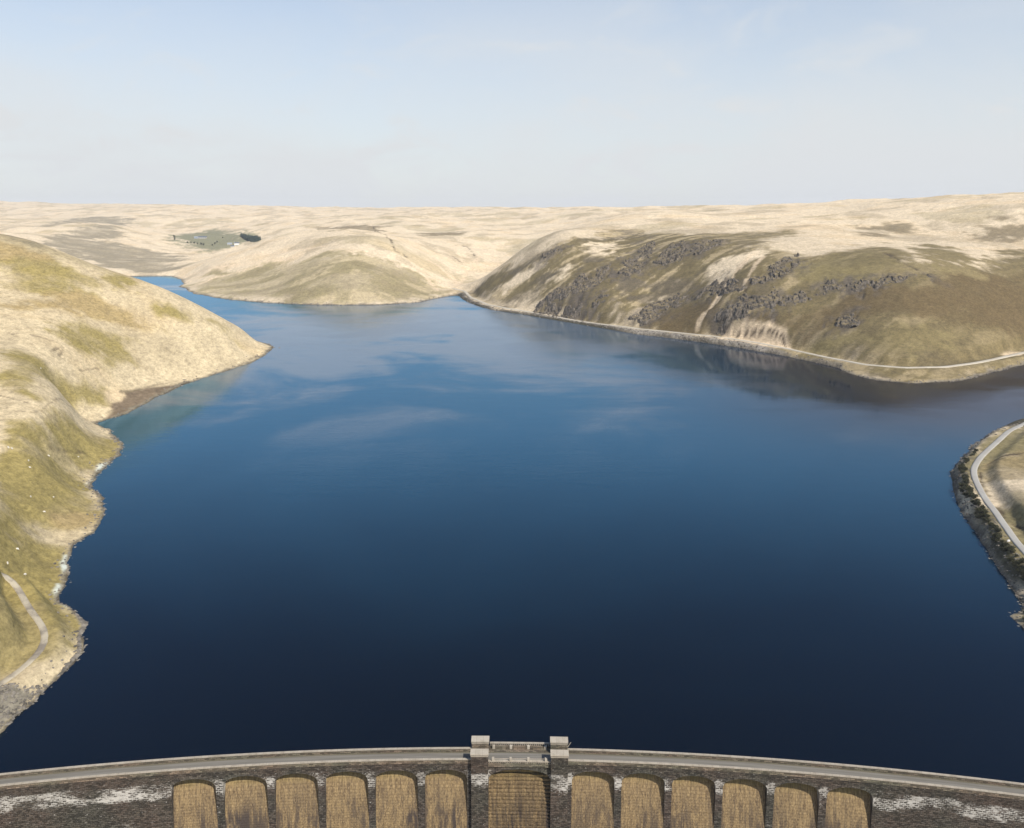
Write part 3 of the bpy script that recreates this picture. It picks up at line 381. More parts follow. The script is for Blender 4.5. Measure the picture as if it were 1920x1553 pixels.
def bricks(n, uv, w_, h_, a, b, mortar, msize=.03):
    t = n.add('ShaderNodeTexBrick', {'Vector': uv, 'Color1': a, 'Color2': b, 'Mortar': mortar, 'Scale': 1.0, 'Mortar Size': msize, 'Mortar Smooth': .3, 'Bias': -.1, 'Brick Width': w_, 'Row Height': h_})
    t.offset = .5; return t
def masonry(name, a, b, lich=True):
    m, n = material(name); v, s_, z_, uv = dam_coords(n)
    wob = n.add('ShaderNodeVectorMath', {0: uv, 1: n.vmul(n.add('ShaderNodeTexNoise', {'Vector': uv, 'Scale': .8, 'Detail': 2}).outputs[1], (.25, .10, 0))}, operation='ADD').outputs[0]
    br = bricks(n, wob, 1.05, .45, rgb(*[x*.62 for x in a]), rgb(*[x*1.5 for x in b]), rgb(*[x*.45 for x in a]), .05)
    big = n.noise(uv, .07, 5, .6); med = n.noise(n.vmul(uv, (.5, 1.2, 1)), 1.0, 5, .65); sp = n.noise(n.vmul(uv, (1.2, 2.6, 1)), 1.0, 4, .65)
    c = n.mix(n.ramp(big, .35, .65), n.mix(1, br.outputs[0], rgb(.92, 1.0, .90), 'MULTIPLY'), n.mix(1, br.outputs[0], rgb(1.25, 1.08, .98), 'MULTIPLY'))
    c = n.mix(n.math('MULTIPLY', n.ramp(sp, .50, .70), .55), c, rgb(.155, .137, .115))
    if lich:
        # pale lime runs: strongest just below the road, course by course, broken up stone by stone
        zm = n.math('MULTIPLY', n.ramp(z_, -5.0, -1.4), n.math('SUBTRACT', 1.0, n.ramp(z_, .8, 2.6)))
        cell = bricks(n, wob, 1.05, .45, rgb(0, 0, 0), rgb(1, 1, 1), rgb(1, 1, 1), .10)
        ln = n.noise(n.vmul(uv, (.11, .30, 1)), 1.0, 4, .55); l2 = n.noise(n.vmul(uv, (.8, 4.2, 1)), 1.0, 4, .65); l3 = n.noise(n.vmul(uv, (2.2, 1.0, 1)), 1.0, 4, .7)
        f = n.math('ADD', n.math('MULTIPLY', ln, .62), n.math('MULTIPLY', l2, .38)); f = n.math('ADD', f, n.math('MULTIPLY', l3, .18))
        f = n.math('ADD', f, n.math('MULTIPLY', n.math('SUBTRACT', cell.outputs[0], .5), .13))
        thr = n.math('SUBTRACT', n.math('ADD', f, n.math('MULTIPLY', zm, .17)), .770)
        lm = n.math('MULTIPLY', n.ramp(thr, -.01, .09), .85)
        dots = n.math('MULTIPLY', n.ramp(n.noise(n.vmul(uv, (.8, 1.5, 1)), 1.0, 4, .65), .645, .70), .65)
        c = n.mix(n.math('MAXIMUM', lm, dots), c, rgb(.45, .425, .38))
    finish(n, c, .92, n.math('SUBTRACT', n.math('MULTIPLY', med, .8), br.outputs[1]), .9, .10, .2); return m
M_wall = masonry('dark_stone_courses', (.040, .034, .028), (.052, .044, .037))
M_para = masonry('parapet_stone', (.105, .090, .070), (.135, .115, .09), False)
M_ring = masonry('arch_stone', (.050, .045, .040), (.075, .066, .056), False)
M_pier = masonry('pier_stone', (.038, .032, .028), (.050, .043, .037))
def stone(name, c, var):
    m, n = material(name); v, s_, z_, uv = dam_coords(n)
    a = n.noise(v, .6, 5, .6); d = n.noise(v, 3.0, 4, .6); j = bricks(n, uv, 1.8, 50., rgb(*c), rgb(*[x*.88 for x in c]), rgb(*[x*.6 for x in c]), .04)
    cc = n.mix(n.math('MULTIPLY', n.ramp(a, .4, .75), var), j.outputs[0], rgb(c[0]*.45, c[1]*.43, c[2]*.38))
    cc = n.mix(n.math('MULTIPLY', n.ramp(d, .5, .7), .35), cc, rgb(.44, .41, .34)); finish(n, cc, .9, d, .3, .04); return m
M_cope = stone('pale_coping', (.33, .285, .225), .55)
M_cap = stone('pale_capstone', (.36, .315, .25), .35)
def chute(name, stepped):
    m, n = material(name); v, s_, z_, uv = dam_coords(n)
    st1 = n.noise(n.vmul(uv, (.8, .13, 1)), 1.0, 5, .66, .6); st2 = n.noise(n.vmul(uv, (1.7, .45, 1)), 1.0, 6, .72, .5); sp = n.noise(n.vmul(uv, (4., 2.4, 1)), 1.0, 4, .7)
    bay = n.add('ShaderNodeTexWhiteNoise', {'W': n.math('FLOOR', n.math('DIVIDE', n.math('ADD', s_, 120.0), 6.7))}, noise_dimensions='1D').outputs[0]
    lowr = n.noise(n.vmul(uv, (.16, .05, 1)), 1.0, 3, .5)
    c = n.mix(n.ramp(st2, .30, .66), rgb(.092, .062, .037), rgb(.250, .175, .088))
    c = n.mix(n.math('MULTIPLY', n.ramp(sp, .48, .68), .6), c, rgb(.37, .275, .145)); c = n.mix(n.math('MULTIPLY', n.ramp(sp, .50, .34), .5), c, rgb(.065, .048, .032))
    low = n.ramp(z_, -3.0, -12.0)
    dk = n.math('MULTIPLY', n.ramp(n.math('ADD', n.math('MULTIPLY', st1, .6), n.math('MULTIPLY', lowr, .4)), .44, .58), n.math('ADD', n.math('MULTIPLY', low, n.math('ADD', n.math('MULTIPLY', bay, .55), .38)), .20))
    c = n.mix(dk, c, rgb(.055, .043, .036))
    mossy = n.math('MULTIPLY', n.ramp(z_, -3.2, .2), n.ramp(n.noise(uv, .5, 4, .6), .25, .6))
    c = n.mix(n.math('MULTIPLY', mossy, .4), c, rgb(.25, .20, .055))
    br = bricks(n, uv, 1.2, .95 if stepped else .5, rgb(1, 1, 1), rgb(.86, .85, .84), rgb(.60, .57, .52), .035)
    c = n.mix(.85 if stepped else .18, c, n.mix(1, c, br.outputs[0], 'MULTIPLY'))
    finish(n, c, .95, n.math('SUBTRACT', n.math('ADD', st2, sp), n.math('MULTIPLY', br.outputs[1], .6)), 1.0, .10, .15); return m
M_chute = chute('algae_stained_chute', False); M_step = chute('stained_stepped_chute', True)
m, n = material('crest_asphalt'); v, s_, z_, uv = dam_coords(n); o_ = n.add('ShaderNodeSeparateXYZ', {0: v}).outputs[1]
a1 = n.noise(n.vmul(v, (.05, 1.2, 1)), 1.0, 4, .55); a2 = n.noise(v, 2.2, 4, .6)
c = n.mix(n.ramp(a1, .3, .7), rgb(.125, .115, .098), rgb(.175, .162, .138))
c = n.mix(n.math('MULTIPLY', n.math('SUBTRACT', 1.0, n.ramp(o_, .45, .95)), .5), c, rgb(.27, .24, .18))
c = n.mix(n.math('MULTIPLY', n.ramp(o_, 3.75, 4.1), n.math('ADD', a2, .1)), c, rgb(.085, .072, .035))
finish(n, c, .9, a2, .2, .02); M_road = m
dam = empty('dam', tuple(DL))
tag(dam, 'curved stone dam with thirteen arched spillway bays and a road along its crest', 'dam')
HW, CW = 5.75, 8.4
bays = sorted([sg*(19.9+13.4*k) for k in range(6) for sg in (-1, 1)] + [0.0])
def hw_of(c): return CW if c == 0 else HW
zs_, zc_ = -.9, 2.0
def arch_z(c, s):
    a = hw_of(c); t = np.clip(np.abs(np.asarray(s)-c)/a, 0, 1); top = 2.15 if c == 0 else zc_; lo = -1.0 if c == 0 else zs_
    return lo + (top-lo)*np.sqrt(np.maximum(0, 1-t**2.25))
def face_o(z):
    z = np.asarray(z, float); return np.where(z > 0, 0, np.where(z > -17, .12*z, -2.04+.75*(z+17)))
def chute_o(z):
    z = np.asarray(z, float); o = 4.3-(np.maximum(.12-z, 0)/.50)**(1/1.85); return np.where(z < -15.6, face_o(z)-.04, np.maximum(o, face_o(z)-.04))
zdown = np.concatenate([np.linspace(4.0, 0, 5), -np.linspace(.8, 17, 18), [-20, -26, -34, -44, -54]])
wall = DM()
edges = []
prev = -188.0
for c in bays:
    edges.append((prev, c-hw_of(c))); prev = c+hw_of(c)
edges.append((prev, 188.0))
for (a, b) in (edges[0], edges[-1]):
    S = np.linspace(a, b, 40)[None, :]; wall.grid(S, face_o(zdown[::-1])[:, None], zdown[::-1][:, None])
    wall.grid(S, np.array([[4.8], [4.8]]), np.array([[4.0], [-20.]])); 
for c in bays:                                       # spandrels above each arch, soffit; unseen upstream face lowered to block light
    S = np.linspace(c-hw_of(c), c+hw_of(c), 33); az_ = arch_z(c, S)
    wall.grid(np.stack([S, S]), 0, np.stack([az_, np.full_like(S, 4.0)])); wall.grid(np.stack([S, S]), 4.8, np.stack([np.full_like(S, 4.0), np.full_like(S, .45)]))
    wall.grid(np.stack([S, S]), np.stack([np.full_like(S, 4.8), np.zeros_like(S)]), np.stack([az_, az_]))
wall.build('wall', M_wall, dam)
for (a, b) in edges[1:-1]:                           # piers between the bays, with their flanks
    p_ = DM(); S = np.linspace(a, b, 4)[None, :]; lo = -1.0 if min(abs(a), abs(b)) < 9 else zs_
    p_.grid(S, face_o(zdown[::-1])[:, None], zdown[::-1][:, None]); p_.grid(S, np.array([[4.8], [4.8]]), np.array([[4.0], [-14.]]))
    zz = np.concatenate([[lo+.05], np.linspace(lo-.1, -16.5, 26)])[::-1]; oe = np.where(zz > -1.6, 4.8, chute_o(zz)+.25)
    for e, fl in ((a, True), (b, False)):
        z1 = arch_z(min(bays, key=lambda c: abs(abs(e-c)-hw_of(c))), e)
        p_.grid(np.full((len(zz), 2), e), np.stack([face_o(zz), oe], 1), np.stack([zz, zz], 1), fl)
    p_.build('pier', M_pier, dam)
for e_, c in ((edges[0][1], bays[0]), (edges[-1][0], bays[-1])):
    p_ = DM(); zz = np.linspace(zs_+.05, -16.5, 26)[::-1]; oe = np.where(zz > -1.6, 4.8, chute_o(zz)+.25)
    p_.grid(np.full((len(zz), 2), e_), np.stack([face_o(zz), oe], 1), np.stack([zz, zz], 1), e_ > 0); p_.build('pier', M_pier, dam)
rng = np.random.default_rng(4)
for c in bays:                                       # chutes and arch rings
    a = hw_of(c); d_ = DM()
    if c == 0:
        S = np.linspace(-a, a, 43); k = 0; rows = [(np.full_like(S, 4.8), np.full_like(S, .12)), (np.full_like(S, 4.25), np.full_like(S, .12))]
        zt = .0
        while zt > -52:
            o1 = float(chute_o(zt)); o2 = float(chute_o(zt-.95))
            nose = rng.uniform(.05, .30, len(S))
            if zt < -16: nose *= 0
            rows.append((o1-.05+0*S, zt+rng.uniform(-.03, .03, len(S)))); rows.append((min(o1-.1, o2+.02)-.22-nose, zt-.05+rng.uniform(-.06, .06, len(S))))
            rows.append((min(o1-.1, o2+.02)-.18-nose*.8, zt-.62+rng.uniform(-.1, .1, len(S)))); rows.append((o2+.06+0*S, zt-.93+0*S)); zt -= .95
        O = np.stack([r[0] for r in rows])[::-1]; Zz = np.stack([r[1] for r in rows])[::-1]
        d_.grid(np.broadcast_to(S, O.shape), O, Zz); d_.build('stepped_spillway', M_step, dam)
    else:
        S = np.linspace(c-a, c+a, 17); zz = np.concatenate([[.12, .12], .12-16.12*np.linspace(0.0, 1, 46)[1:]**1.5, [-20, -26, -34, -44, -54]])
        oo = np.concatenate([[4.8, 4.5], chute_o(zz[2:])])
        d_.grid(np.broadcast_to(S, (len(zz), len(S))), oo[::-1][:, None], zz[::-1][:, None]); d_.build('spillway', M_chute, dam, True)
    g = DM(); nv = 30 if c == 0 else 22; th = np.linspace(0, math.pi, nv+1); bz = arch_z(c, c+a)
    top = 2.15 if c == 0 else zc_
    sx = c-a*np.cos(th); ze = arch_z(c, sx)
    for i in range(nv):
        s0, s1, z0, z1 = sx[i]+.03, sx[i+1]-.03, ze[i], ze[i+1]
        nx, nz = -(z1-z0), (s1-s0); L = math.hypot(nx, nz); ln = (.95 if c else 1.05)+rng.uniform(-.08, .1); pr = .05+rng.uniform(0, .07)
        nx, nz = nx/L*ln, nz/L*ln
        if abs(nx) > .75*ln: continue
        pts = [(s0, z0), (s1, z1), (s1+nx, z1+nz), (s0+nx, z0+nz)]; b0 = len(g.P)
        for o_v in (-pr, .02): g.P += [(p0, o_v, p1) for p0, p1 in pts]
        g.F += [(b0, b0+1, b0+2, b0+3), (b0, b0+4, b0+5, b0+1), (b0+1, b0+5, b0+6, b0+2), (b0+2, b0+6, b0+7, b0+3), (b0+3, b0+7, b0+4, b0)]
    g.build('arch_ring', M_ring, dam)
rd = DM(); S = np.linspace(-188, 188, 130)[None, :]; rd.grid(S, np.array([[.40], [.95], [3.9], [4.40]]), np.array([[4.10], [4.10], [4.12], [4.12]])); rd.build('roadway', M_road, dam)
for (a, b) in ((-188, -13.0), (13.0, 188)):
    for (o0, o1, s0) in ((-.06, .42, 1), (4.38, 4.86, -1)):
        p_ = DM(); p_.box(a, b, o0, o1, 3.9, 5.05); pp = p_.build('parapet', M_para, dam)
        cpd = DM(); cpd.box(a, b, o0-.09, o1+.09, 5.052, 5.27); cpd.build('coping', M_cope, pp)
for sg in (-1, 1):                                   # the four crest towers; the two downstream ones stand on buttresses down the face
    for (o0, o1, front) in ((-1.25, .75, True), (4.05, 6.15, False)):
        t_ = DM(); a, b = sorted((sg*8.42, sg*13.0))
        S = np.linspace(a, b, 6)[None, :]
        if front:
            zz = zdown[::-1].copy(); zz = np.concatenate([zz, [5.3, 7.45]])
            t_.grid(S, (o0+face_o(zz))[:, None], zz[:, None]); t_.grid(S, np.array([[o1], [o1]]), np.array([[7.45], [3.9]]))
            zq = zz
            for e, fl in ((a, True), (b, False)):
                back = np.where(zq > 3.9, o1, face_o(zq)+.3)
                t_.grid(np.full((len(zq), 2), e), np.stack([o0+face_o(zq), back], 1), np.stack([zq, zq], 1), fl)
            t_.grid(S, np.array([[o0], [o1]]), np.array([[7.45], [7.45]]))
        else: t_.box(a, b, o0, o1, -14, 7.45)
        tw = t_.build('tower', M_wall if front else M_para, dam)
        cpd = DM(); cpd.box(a-.14, b+.14, o0-.14, o1+.14, 7.452, 7.85); cpd.build('cap', M_cap, tw)
        lo_ = DM(); lo_.box(a-.05, b+.05, o0-.06, o0+.04, 6.95, 7.18); lo_.build('string_course', M_cope, tw)
def balustrade(s0, s1, o0, o1, zb, zrb, zrt, nbal, posts, ptop, extra):
    bm_ = DM(); bm_.box(s0, s1, o0, o1, zb, zb+(zrb-zb)*extra); bl = bm_.build('balustrade', M_para, dam)
    z0 = zb+(zrb-zb)*extra
    rl = DM(); rl.box(s0, s1, o0-.06, o1+.06, zrb, zrt); rl.build('rail', M_cope, bl)
    stp = (s1-s0)/nbal
    for i in range(nbal):
        b_ = DM(); c = s0+(i+.5)*stp; om = (o0+o1)/2
        ang = np.linspace(0, 2*math.pi, 9); prof = [(.13, 0), (.13, .1), (.08, .2), (.17, .5), (.08, .85), (.13, .92), (.13, 1.0)]
        b_.grid(np.stack([c+r*np.sin(-ang) for r, _ in prof]), np.stack([om+r*np.cos(-ang) for r, _ in prof]), np.stack([np.full_like(ang, z0+.002+h*(zrb-z0-.004)) for _, h in prof]))
        b_.build('baluster', M_cope, bl)
    for c in posts:
        p_ = DM(); p_.box(c-.32, c+.32, o0-.1, o1+.1, zrt+.002, ptop); po = p_.build('post', M_cap, bl)
    return bl
fb = balustrade(-8.38, 8.38, -.42, .12, 3.2, 4.75, 5.05, 28, (-7.1, -2.4, 2.4, 7.1), 5.85, .72)
hr = DM(); hr.box(-6.7, 6.7, -.2, -.1, 5.55, 5.68); hr.build('handrail', M_cope, fb)
rb = balustrade(-8.2, 8.2, 6.75, 7.15, 3.2, 5.0, 5.28, 30, (), 0, .62)
pf = DM(); pf.box(-8.38, 8.38, 4.4, 7.3, 2.6, 4.06); pf.build('viewing_platform', M_para, dam)
bench = DM(); bench.box(-7.0, 7.0, 5.9, 6.3, 4.062, 4.62); bn = bench.build('bench', M_para, dam)
for c in (-7.1, -2.4, 2.4, 7.1):
    p_ = DM(); p_.box(c-.35, c+.35, 5.7, 6.4, 4.064, 4.95); p_.build('post', M_cap, bn)
br_ = DM(); b0 = 0
def bar(dm, A, B, r):
    A = np.array(A, float); B = np.array(B, float); d = B-A; d /= np.linalg.norm(d); u = np.cross(d, (0, 1, 0)); u /= np.linalg.norm(u); v = np.cross(d, u)
    ang = np.linspace(0, 2*math.pi, 7); ring = np.outer(np.cos(ang), u)*r + np.outer(np.sin(ang), v)*r
    Pp = np.stack([A+ring, B+ring]); dm.grid(Pp[..., 0], Pp[..., 1], Pp[..., 2])
bar(br_, (13.0, 5.2, 5.3), (13.9, 5.2, 6.9), .12); br_.build('bracket_arm', M_cap, dam)
# ---------------------------------------------------------------- small things on the land
random.seed(7); rng = np.random.default_rng(11)
def in_poly_points(P, k):
    P = np.asarray(P); lo, hi = P.min(0), P.max(0); out = []
    while len(out) < k:
        q = rng.uniform(lo, hi, (k*3, 2)); q = q[inside(q[:, 0], q[:, 1], P)]; out += q.tolist()
        if len(q) == 0: break
    return out[:k]
ico = bmesh.new(); bmesh.ops.create_icosphere(ico, subdivisions=1, radius=1); ICO_V = np.array([v.co[:] for v in ico.verts]); ICO_F = np.array([[v.index for v in f.verts] for f in ico.faces]); ico.free()
def rock_batch(items):                               # (x, y, z, sx, sy, sz, rot) -> faceted stones
    V, F = [], []
    for i, (x, y, z, sx, sy, sz, ro) in enumerate(items):
        v = ICO_V*(1+rng.uniform(-.28, .28, (len(ICO_V), 1))); v = np.sign(v)*np.abs(v)**.75*np.array([sx, sy, sz])
        c, s = math.cos(ro), math.sin(ro); v = np.c_[v[:, 0]*c-v[:, 1]*s, v[:, 0]*s+v[:, 1]*c, v[:, 2]]
        V.append(v+np.array([x, y, z])); F.append(ICO_F+i*len(ICO_V))
    return np.concatenate(V), np.concatenate(F)
M_rock, n = material('grey_crag_rock'); co = n.add('ShaderNodeNewGeometry'); nz = n.add('ShaderNodeSeparateXYZ', {0: co.outputs['True Normal']}).outputs[2]
r1 = n.noise(co.outputs['Position'], .35, 5, .65); r2 = n.noise(co.outputs['Position'], .12, 4, .6)
c = n.mix(n.ramp(r1, .3, .7), rgb(.040, .033, .026), rgb(.160, .136, .108))
gm = n.math('MULTIPLY', n.ramp(n.math('ADD', nz, n.math('MULTIPLY', r1, .5)), 0.98, 1.15), .85)
c = n.mix(gm, c, n.mix(n.ramp(r2, .35, .65), rgb(.115, .088, .042), rgb(.20, .155, .085))); finish(n, c, .95, r1, .5, .4)
M_shore = plain('shore_stone', (.15, .132, .108), .5, .4)
crag_labels = ['broad dark crag nearest the narrow end of the hill above the road', 'slanting dark crag high on the olive slope', 'small dark crag below the top edge of the olive slope', 'flat dark crag at the pale upper edge of the slope',
  'long rock band slanting up from the shore road', 'dark rock band rising beside the straw streaked gully', 'large dark crag mass right of the double gully', 'dark rock band joining the large crag mass', 'thin long rock ledge running across the brown slope',
  'small rock heap low on the brown grassy slope', 'row of rock faces just above the shore road', 'low broken rocks between the shore road and the slope', 'small dark rocks above the bare landslip', 'rock rib between two pale streaks', 'lone small rock on the far slope of the hill', 'rock patch beside the upper gullies']
ci = 0
for key, poly in PATCH:
    if key != 'rock': continue
    P = np.asarray(poly)
    if len(P) < 3: ci += 1; continue
    lo, hi = P.min(0)-9, P.max(0)+9; g = max(1.0, math.sqrt((hi-lo).prod()/22000.))
    gx, gy = np.meshgrid(np.arange(lo[0], hi[0], g), np.arange(lo[1], hi[1], g)); sh = gx.shape; gx, gy = gx.ravel(), gy.ravel()
    sd, _ = seg_dist(gx, gy, P, True); sd = np.where(inside(gx, gy, P), sd, -sd)+3
    j = fbm(gx, gy, 15., 4, 300+ci); m_ = sstep(-.06, .26, j + np.clip(sd/10, -.5, .22))
    wx, wy = gx+2.2*vnoise(gx/5, gy/5, 9), gy+2.2*vnoise(gx/5, gy/5, 10)
    cs = 3.0; best = np.full(gx.shape, 1e9); ch = np.zeros(gx.shape)
    for dx in (-1, 0, 1):
        for dy in (-1, 0, 1):
            ix = np.floor(wx/cs)+dx; iy = np.floor(wy/(cs*1.5))+dy
            qx = (ix+_hash(ix, iy, 41))*cs; qy = (iy+_hash(ix, iy, 42))*cs*1.5
            d2 = (qx-wx)**2+((qy-wy)/1.5)**2; t = d2 < best; best = np.where(t, d2, best); ch = np.where(t, _hash(ix, iy, 43), ch)
    zz = ground(gx, gy); zz = zz + m_*(.5+3.6*ch**1.4) - 1.6*(1-m_) - .35
    k = np.arange(gx.size).reshape(sh); q = np.stack([k[:-1, :-1], k[:-1, 1:], k[1:, 1:], k[1:, :-1]], -1).reshape(-1, 4); q = q[sd[q].max(1) > -2]
    u, inv = np.unique(q, return_inverse=True); c0 = np.array([P[:, 0].mean(), P[:, 1].mean(), zz.min()])
    o = mesh_np('rock_outcrop', np.c_[gx, gy, zz][u]-c0, inv.reshape(-1, 4), M_rock, False); o.location = c0
    tag(o, crag_labels[ci % len(crag_labels)], 'rock outcrop', 'rock outcrops on the craggy hill'); ci += 1
it = []
S2 = np.asarray(SHORE)
for i in range(len(S2)-24):
    a, b = S2[i], S2[i+1]; L = np.hypot(*(b-a)); rad = np.hypot(*((a+b)/2))
    if rad > 1500 or abs(math.atan2(*(a+b))) > R(40): continue
    dens = 1.6 if rad < 600 else .6
    for _ in range(int(L*dens)):
        t = rng.random(); p = a+(b-a)*t; nrm = np.array([-(b-a)[1], (b-a)[0]])/max(L, .1)
        p = p+nrm*rng.normal(0, 1.6 + rad*.002); s_ = rng.uniform(.18, .55)*(.7+rad/700); it.append([p[0], p[1], 0, s_, s_*rng.uniform(.6, 1.4), s_*.7, rng.uniform(0, 3)])
for key, poly in PATCH:
    if key == 'scree':
        for x, y in in_poly_points(poly, 420): s_ = rng.uniform(.15, .5)*(.7+math.hypot(x, y)/700); it.append([x, y, 0, s_, s_*1.2, s_*.7, rng.uniform(0, 3)])
    if key == 'dark':
        for x, y in in_poly_points(poly, 350): s_ = rng.uniform(.2, .55); it.append([x, y, 0, s_, s_*1.2, s_*.7, rng.uniform(0, 3)])
A = np.array(it); A[:, 2] = ground(A[:, 0], A[:, 1]); A = A[(A[:, 2] > -.5) & (A[:, 2] < 25)]
_, oo = dam_so(A[:, 0], A[:, 1]); A = A[oo > 7]
V, F = rock_batch(A.tolist()); tag(mesh_np('shore_stones', V, F, M_shore, False), 'loose grey stones strewn along the waterline', 'stones', kind='stuff')
# shrubs on the near bank
M_leaf = plain('dark_scrub_leaf', (.050, .050, .026), .5, .6); M_stem = plain('scrub_stem', (.07, .05, .035), .3, 2)
def leaf_cloud(k, rx, rz, leaf, zb):
    V, F = [], []
    lob = [(rng.uniform(-.5, .5)*rx, rng.uniform(-.5, .5)*rx, zb+rng.uniform(.35, .75)*rz, rng.uniform(.45, .75)) for _ in range(6)]
    for i in range(k):
        lx, ly, lz, lr = lob[i % 6]; d = rng.normal(size=3); d /= np.linalg.norm(d); d *= lr*rng.uniform(.55, 1.05)
        c = np.array([lx+d[0]*rx, ly+d[1]*rx, max(.05, lz+d[2]*rz*.7)]); u = rng.normal(size=3); u /= np.linalg.norm(u); v = np.cross(u, rng.normal(size=3)); v /= np.linalg.norm(v)
        l = leaf*rng.uniform(.6, 1.3); b = len(V); V += [c-u*l, c+v*l*.6, c+u*l, c-v*l*.6]; F.append((b, b+1, b+2, b+3))
    return V, F
protos = []
for pi in range(4):
    V, F = leaf_cloud(420, 1.5, 1.7, .22, .1); me = bpy.data.meshes.new('shrub'); me.from_pydata([tuple(v) for v in V], [], F)
    b = len(V); SV = [tuple(v) for v in V]; SF = list(F)
    for q_ in range(4):                              # woody stems
        an = q_*1.6+rng.random(); tip = (math.cos(an)*.8, math.sin(an)*.8, 1.2); b = len(SV)
        SV += [(.08, 0, -.4), (-.05, .07, -.4), (-.05, -.07, -.4), tip]; SF += [(b, b+1, b+3), (b+1, b+2, b+3), (b+2, b, b+3)]
    me = bpy.data.meshes.new('shrub'); me.from_pydata(SV, [], SF); me.materials.append(M_leaf); protos.append(me)
spots = []
for key, poly in PATCH:
    if key == 'dark': spots += in_poly_points(poly, 420)
spots = [p for p in spots if shore_d(np.array([p[0]]), np.array([p[1]]))[0] > 2.5 and abs(math.atan2(p[0], p[1])) < R(36)]
q_l, _, _ = road_q['lane']
spots = [p for p in spots if seg_dist(np.array([p[0]]), np.array([p[1]]), q_l, False)[0][0] > 4.5][:240]
for x, y in spots:
    o = bpy.data.objects.new('shrub', protos[rng.integers(4)]); COL.objects.link(o); z = float(ground([x], [y])[0])
    o.location = (x, y, z); s_ = rng.uniform(.5, 1.25); o.scale = (s_, s_, s_*rng.uniform(.7, 1.1)); o.rotation_euler = (0, 0, rng.uniform(0, 6.28))
    tag(o, 'dark low shrub in the scrub between the lane and the water', 'shrub', 'dark shrubs on the near bank')
# sheep
def sheep_mesh():
    me = bpy.data.meshes.new('sheep'); bm = bmesh.new()
    pts = [((0, 0, .62), .26), ((.32, 0, .64), .24), ((-.32, 0, .62), .25), ((.52, 0, .78), .13), ((.70, 0, .80), .10), ((.82, 0, .74), .06)]
    vs = [bm.verts.new(p) for p, _ in pts]; rad = [r for _, r in pts]
    for a, b in ((0, 1), (0, 2), (1, 3), (3, 4), (4, 5)): bm.edges.new((vs[a], vs[b]))
    for root, x in ((1, .30), (2, -.34)):
        for sy in (-1, 1):
            a = bm.verts.new((x, sy*.13, .40)); b = bm.verts.new((x+.01, sy*.13, .2)); c = bm.verts.new((x, sy*.13, 0)); rad += [.07, .04, .035]
            bm.edges.new((vs[root], a)); bm.edges.new((a, b)); bm.edges.new((b, c))
    bm.verts.index_update(); bm.to_mesh(me); bm.free()
    o = bpy.data.objects.new('tmp', me); COL.objects.link(o); sk = o.modifiers.new('s', 'SKIN')
    for i, r in enumerate(rad): me.skin_vertices[0].data[i].radius = (r, r)
    me.skin_vertices[0].data[0].use_root = True
    o.modifiers.new('d', 'SUBSURF').levels = 1
    out = bpy.data.meshes.new_from_object(o.evaluated_get(bpy.context.evaluated_depsgraph_get())); bpy.data.objects.remove(o)
    out.name = 'sheep'; out.materials.clear(); out.materials.append(plain('fleece', (.62, .58, .50), .15, 8)); return out
sm = sheep_mesh()
for x, y in SPOTS['sheep']:
    o = bpy.data.objects.new('sheep', sm); COL.objects.link(o); o.location = (x, y, float(ground([x], [y])[0])-.02); o.rotation_euler = (0, 0, rng.uniform(0, 6.28)); s_ = rng.uniform(.95, 1.2); o.scale = (s_, s_, s_)
    tag(o, 'small white sheep grazing on the grass above the near shore', 'sheep', 'sheep scattered on the near hill')
x, y = SPOTS['stone'][0]; V, F = rock_batch([(0, 0, .3, .9, .5, .6, .4)])
o = mesh_np('boulder', V, F, plain('white_boulder', (.6, .58, .54), .1, 1), False); o.location = (x, y, float(ground([x], [y])[0])); tag(o, 'small white boulder in the dark scrub beside the lane', 'boulder')
